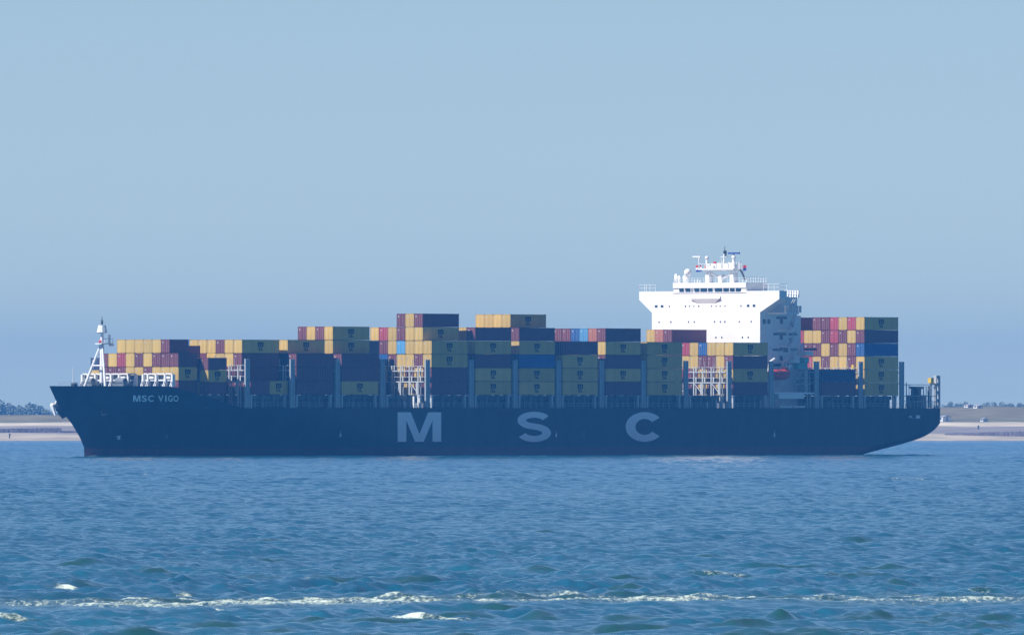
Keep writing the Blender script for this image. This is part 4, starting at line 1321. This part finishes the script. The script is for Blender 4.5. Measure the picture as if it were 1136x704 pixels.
M_leaf = [mat('leaf_dark', (.18, .21, .15), .8, .1, .3, .4), mat('leaf_light', (.22, .25, .17), .8, .1, .3, .4)]
M_bark = mat('bark', (.08, .06, .045), .9, .1, .3, 1)
def tree(px, y, h, wd, label, name='broad_tree', cat='tree', group='trees on the dike', seed=0, trunk=True):
    r_ = random.Random(seed)
    x, g = at_shore(px, y)
    e = empty(name, None, (x, y, g - .2)); tag(e, label, cat, group)
    zc = h * (.58 if trunk else .45)
    if trunk:
        b = MB(); b.tube((0, 0, 0), (.1, 0, h * .55), h * .035, h * .02, 7)
        for k in range(5):
            a = r_.uniform(0, 6.28); b.tube((0, 0, h * (.25 + .06 * k)), (math.cos(a) * wd * .3, math.sin(a) * wd * .3, h * (.5 + .07 * k)), h * .014, h * .006, 5)
        b.build('trunk', [M_bark], e)
    mb = MB()
    lobes = [(r_.uniform(-.5, .5) * wd * .75, r_.uniform(-.4, .4) * wd * .75, zc + r_.uniform(-.28, .30) * h, r_.uniform(.22, .36) * min(wd, h)) for _ in range(9)]
    for lx, ly, lz, lr in lobes:
        for k in range(90):
            d = Vector((r_.gauss(0, 1), r_.gauss(0, 1), r_.gauss(0, 1))).normalized() * lr * r_.uniform(.55, 1.05)
            c = Vector((lx, ly, max(lz, .2) )) + d
            if c.z < 0: c.z = .1
            s_ = h * r_.uniform(.025, .05)
            u = Vector((r_.gauss(0, 1), r_.gauss(0, 1), r_.gauss(0, 1))).normalized(); w = u.orthogonal().normalized()
            mb.add([c - u * s_ - w * s_, c + u * s_ - w * s_, c + u * s_ + w * s_, c - u * s_ + w * s_], [(0, 1, 2, 3)], 1 if r_.random() < .4 else 0)
    mb.build('crown' if trunk else 'foliage', M_leaf, e, fix=False)
# left: trees behind the dike
lt = [(-3, 446.4, 15, 'tall round tree at the far left edge above the dike'), (3.5, 448.6, 13, 'tree second from the left edge above the dike'),
      (11, 451.6, 14, 'broad tree third from the left above the dike'), (18, 451.4, 14, 'broad tree in the middle of the left tree row'),
      (25, 452.2, 13, 'low tree right of the row middle above the dike'), (33.5, 449.8, 14, 'taller round tree nearest the bow in the left row'),
      (40, 452.2, 11, 'smaller tree leaning on the taller round one near the bow'), (47, 454.6, 10, 'last low tree of the left row towards the bow'), (55, 455.5, 11, 'faint low tree just left of the bow')]
for i, (px, py, w, lab) in enumerate(lt):
    y = 8300 + (i % 3) * 60
    g = at_shore(px, y)[1]
    tree(px, y, EYE + (HOR - py) * y / FPX - g + .4, w, lab, seed=20 + i)
rt_ = [(1047, 448.6, 12), (1054, 447.2, 11), (1062, 445.0, 13), (1069, 447.2, 12), (1079, 449.2, 12), (1090, 449.0, 13), (1099, 447.0, 14), (1105, 446.0, 13), (1113, 447.2, 14), (1121, 448.8, 13), (1129, 447.2, 13), (1138, 446.2, 13)]
for i, (px, py, w) in enumerate(rt_):
    lab = 'hazy bush, %s from the left along the right dune crest' % ORD[i + 1]
    y = 8100 + (i % 4) * 40
    g = at_shore(px, y)[1]
    tree(px, y, EYE + (HOR - py) * y / FPX - g + .3, w, lab, 'dune_bush', 'bush', 'bushes on the right dune crest', 60 + i, trunk=False)

# beach huts and far houses
M_hut = mat('hut_white', (.80, .80, .78), .6, .2, .05)
M_hutroof = mat('hut_grey', (.30, .33, .38), .7, .2, .1)
def hut(px, y, w, d, h, ridge, label, name, cat, rot=0.0, roofm=None):
    x, g = at_shore(px, y)
    e = empty(name, None, (x, y, g - .1)); e.rotation_euler = (0, 0, rot); tag(e, label, cat)
    b = MB(); b.box(-w / 2, w / 2, -d / 2, d / 2, 0, h); b.build('wall', [M_hut], e)
    b = MB(); b.prism([(-w / 2 - .2, h + .01), (w / 2 + .2, h + .01), (0, h + ridge)], -d / 2 - .2, d / 2 + .2); b.build('roof', [roofm or M_hutroof], e)
    b = MB(); b.box(-.45, .45, -d / 2 - .04, -d / 2 - .01, .1, min(2.0, h - .1)); b.build('door', [M_hutroof], e)
    b = MB(); b.box(-w / 2 - .04, -w / 2 - .01, -.5, .5, h * .45, h * .85); b.build('window', [M_glass], e)
hut(1048.5, 6512, 4.0, 3.2, 1.9, .7, 'white beach hut with grey roof right beside the ship stern', 'beach_hut', 'beach hut', .5)
hut(1092, 6512, 2.6, 2.0, 1.1, .5, 'smaller white beach hut standing alone on the right sand', 'beach_hut', 'beach hut', .5)
hut(1074.5, 6660, 2.6, 3, .9, .4, 'left white cottage low among the dune tops', 'cottage', 'cottage', .5, mat('roof_pale', (.50, .42, .40), .8, .1, .1))
hut(1085, 6640, 2.8, 3, 1.0, .4, 'right white cottage low among the dune tops', 'cottage', 'cottage', .5, bpy.data.materials['roof_pale'])
def marker(px, y, h, label):
    x, g = at_shore(px, y); b = MB(); b.tube((x, y, g - .3), (x + .1, y, g + h), .28, .22, 8); b.ball((x + .1, y, g + h), .4, n=8)
    tag(b.build('marker_post', [M_dark], None), label, 'post', 'posts standing on the beach')
marker(10.5, 6282, 1.4, 'short dark post at the water line on the left beach')
marker(1085.3, 6380, 1.2, 'short dark post standing on the right beach flats')

# ------------------------------------------------------------------ air
def build_haze():
    mb = MB(); mb.box(-9300, 9300, -9300, 9300, -6, 56)
    m = bpy.data.materials.new('haze_air'); m.use_nodes = True
    nt = m.node_tree
    nt.nodes.remove(nt.nodes['Principled BSDF'])
    v = nt.nodes.new('ShaderNodeVolumePrincipled')
    v.inputs['Color'].default_value = HAZE_COLOR
    v.inputs['Density'].default_value = HAZE_DENSITY
    v.inputs['Anisotropy'].default_value = 0.0
    nt.links.new(v.outputs[0], nt.nodes['Material Output'].inputs['Volume'])
    o = mb.build('haze', [m], None)
    tag(o, 'thin blue sea haze over the water and far shore', 'haze', None, 'stuff')
    m.cycles.homogeneous_volume = True if hasattr(m.cycles, 'homogeneous_volume') else True
build_haze()
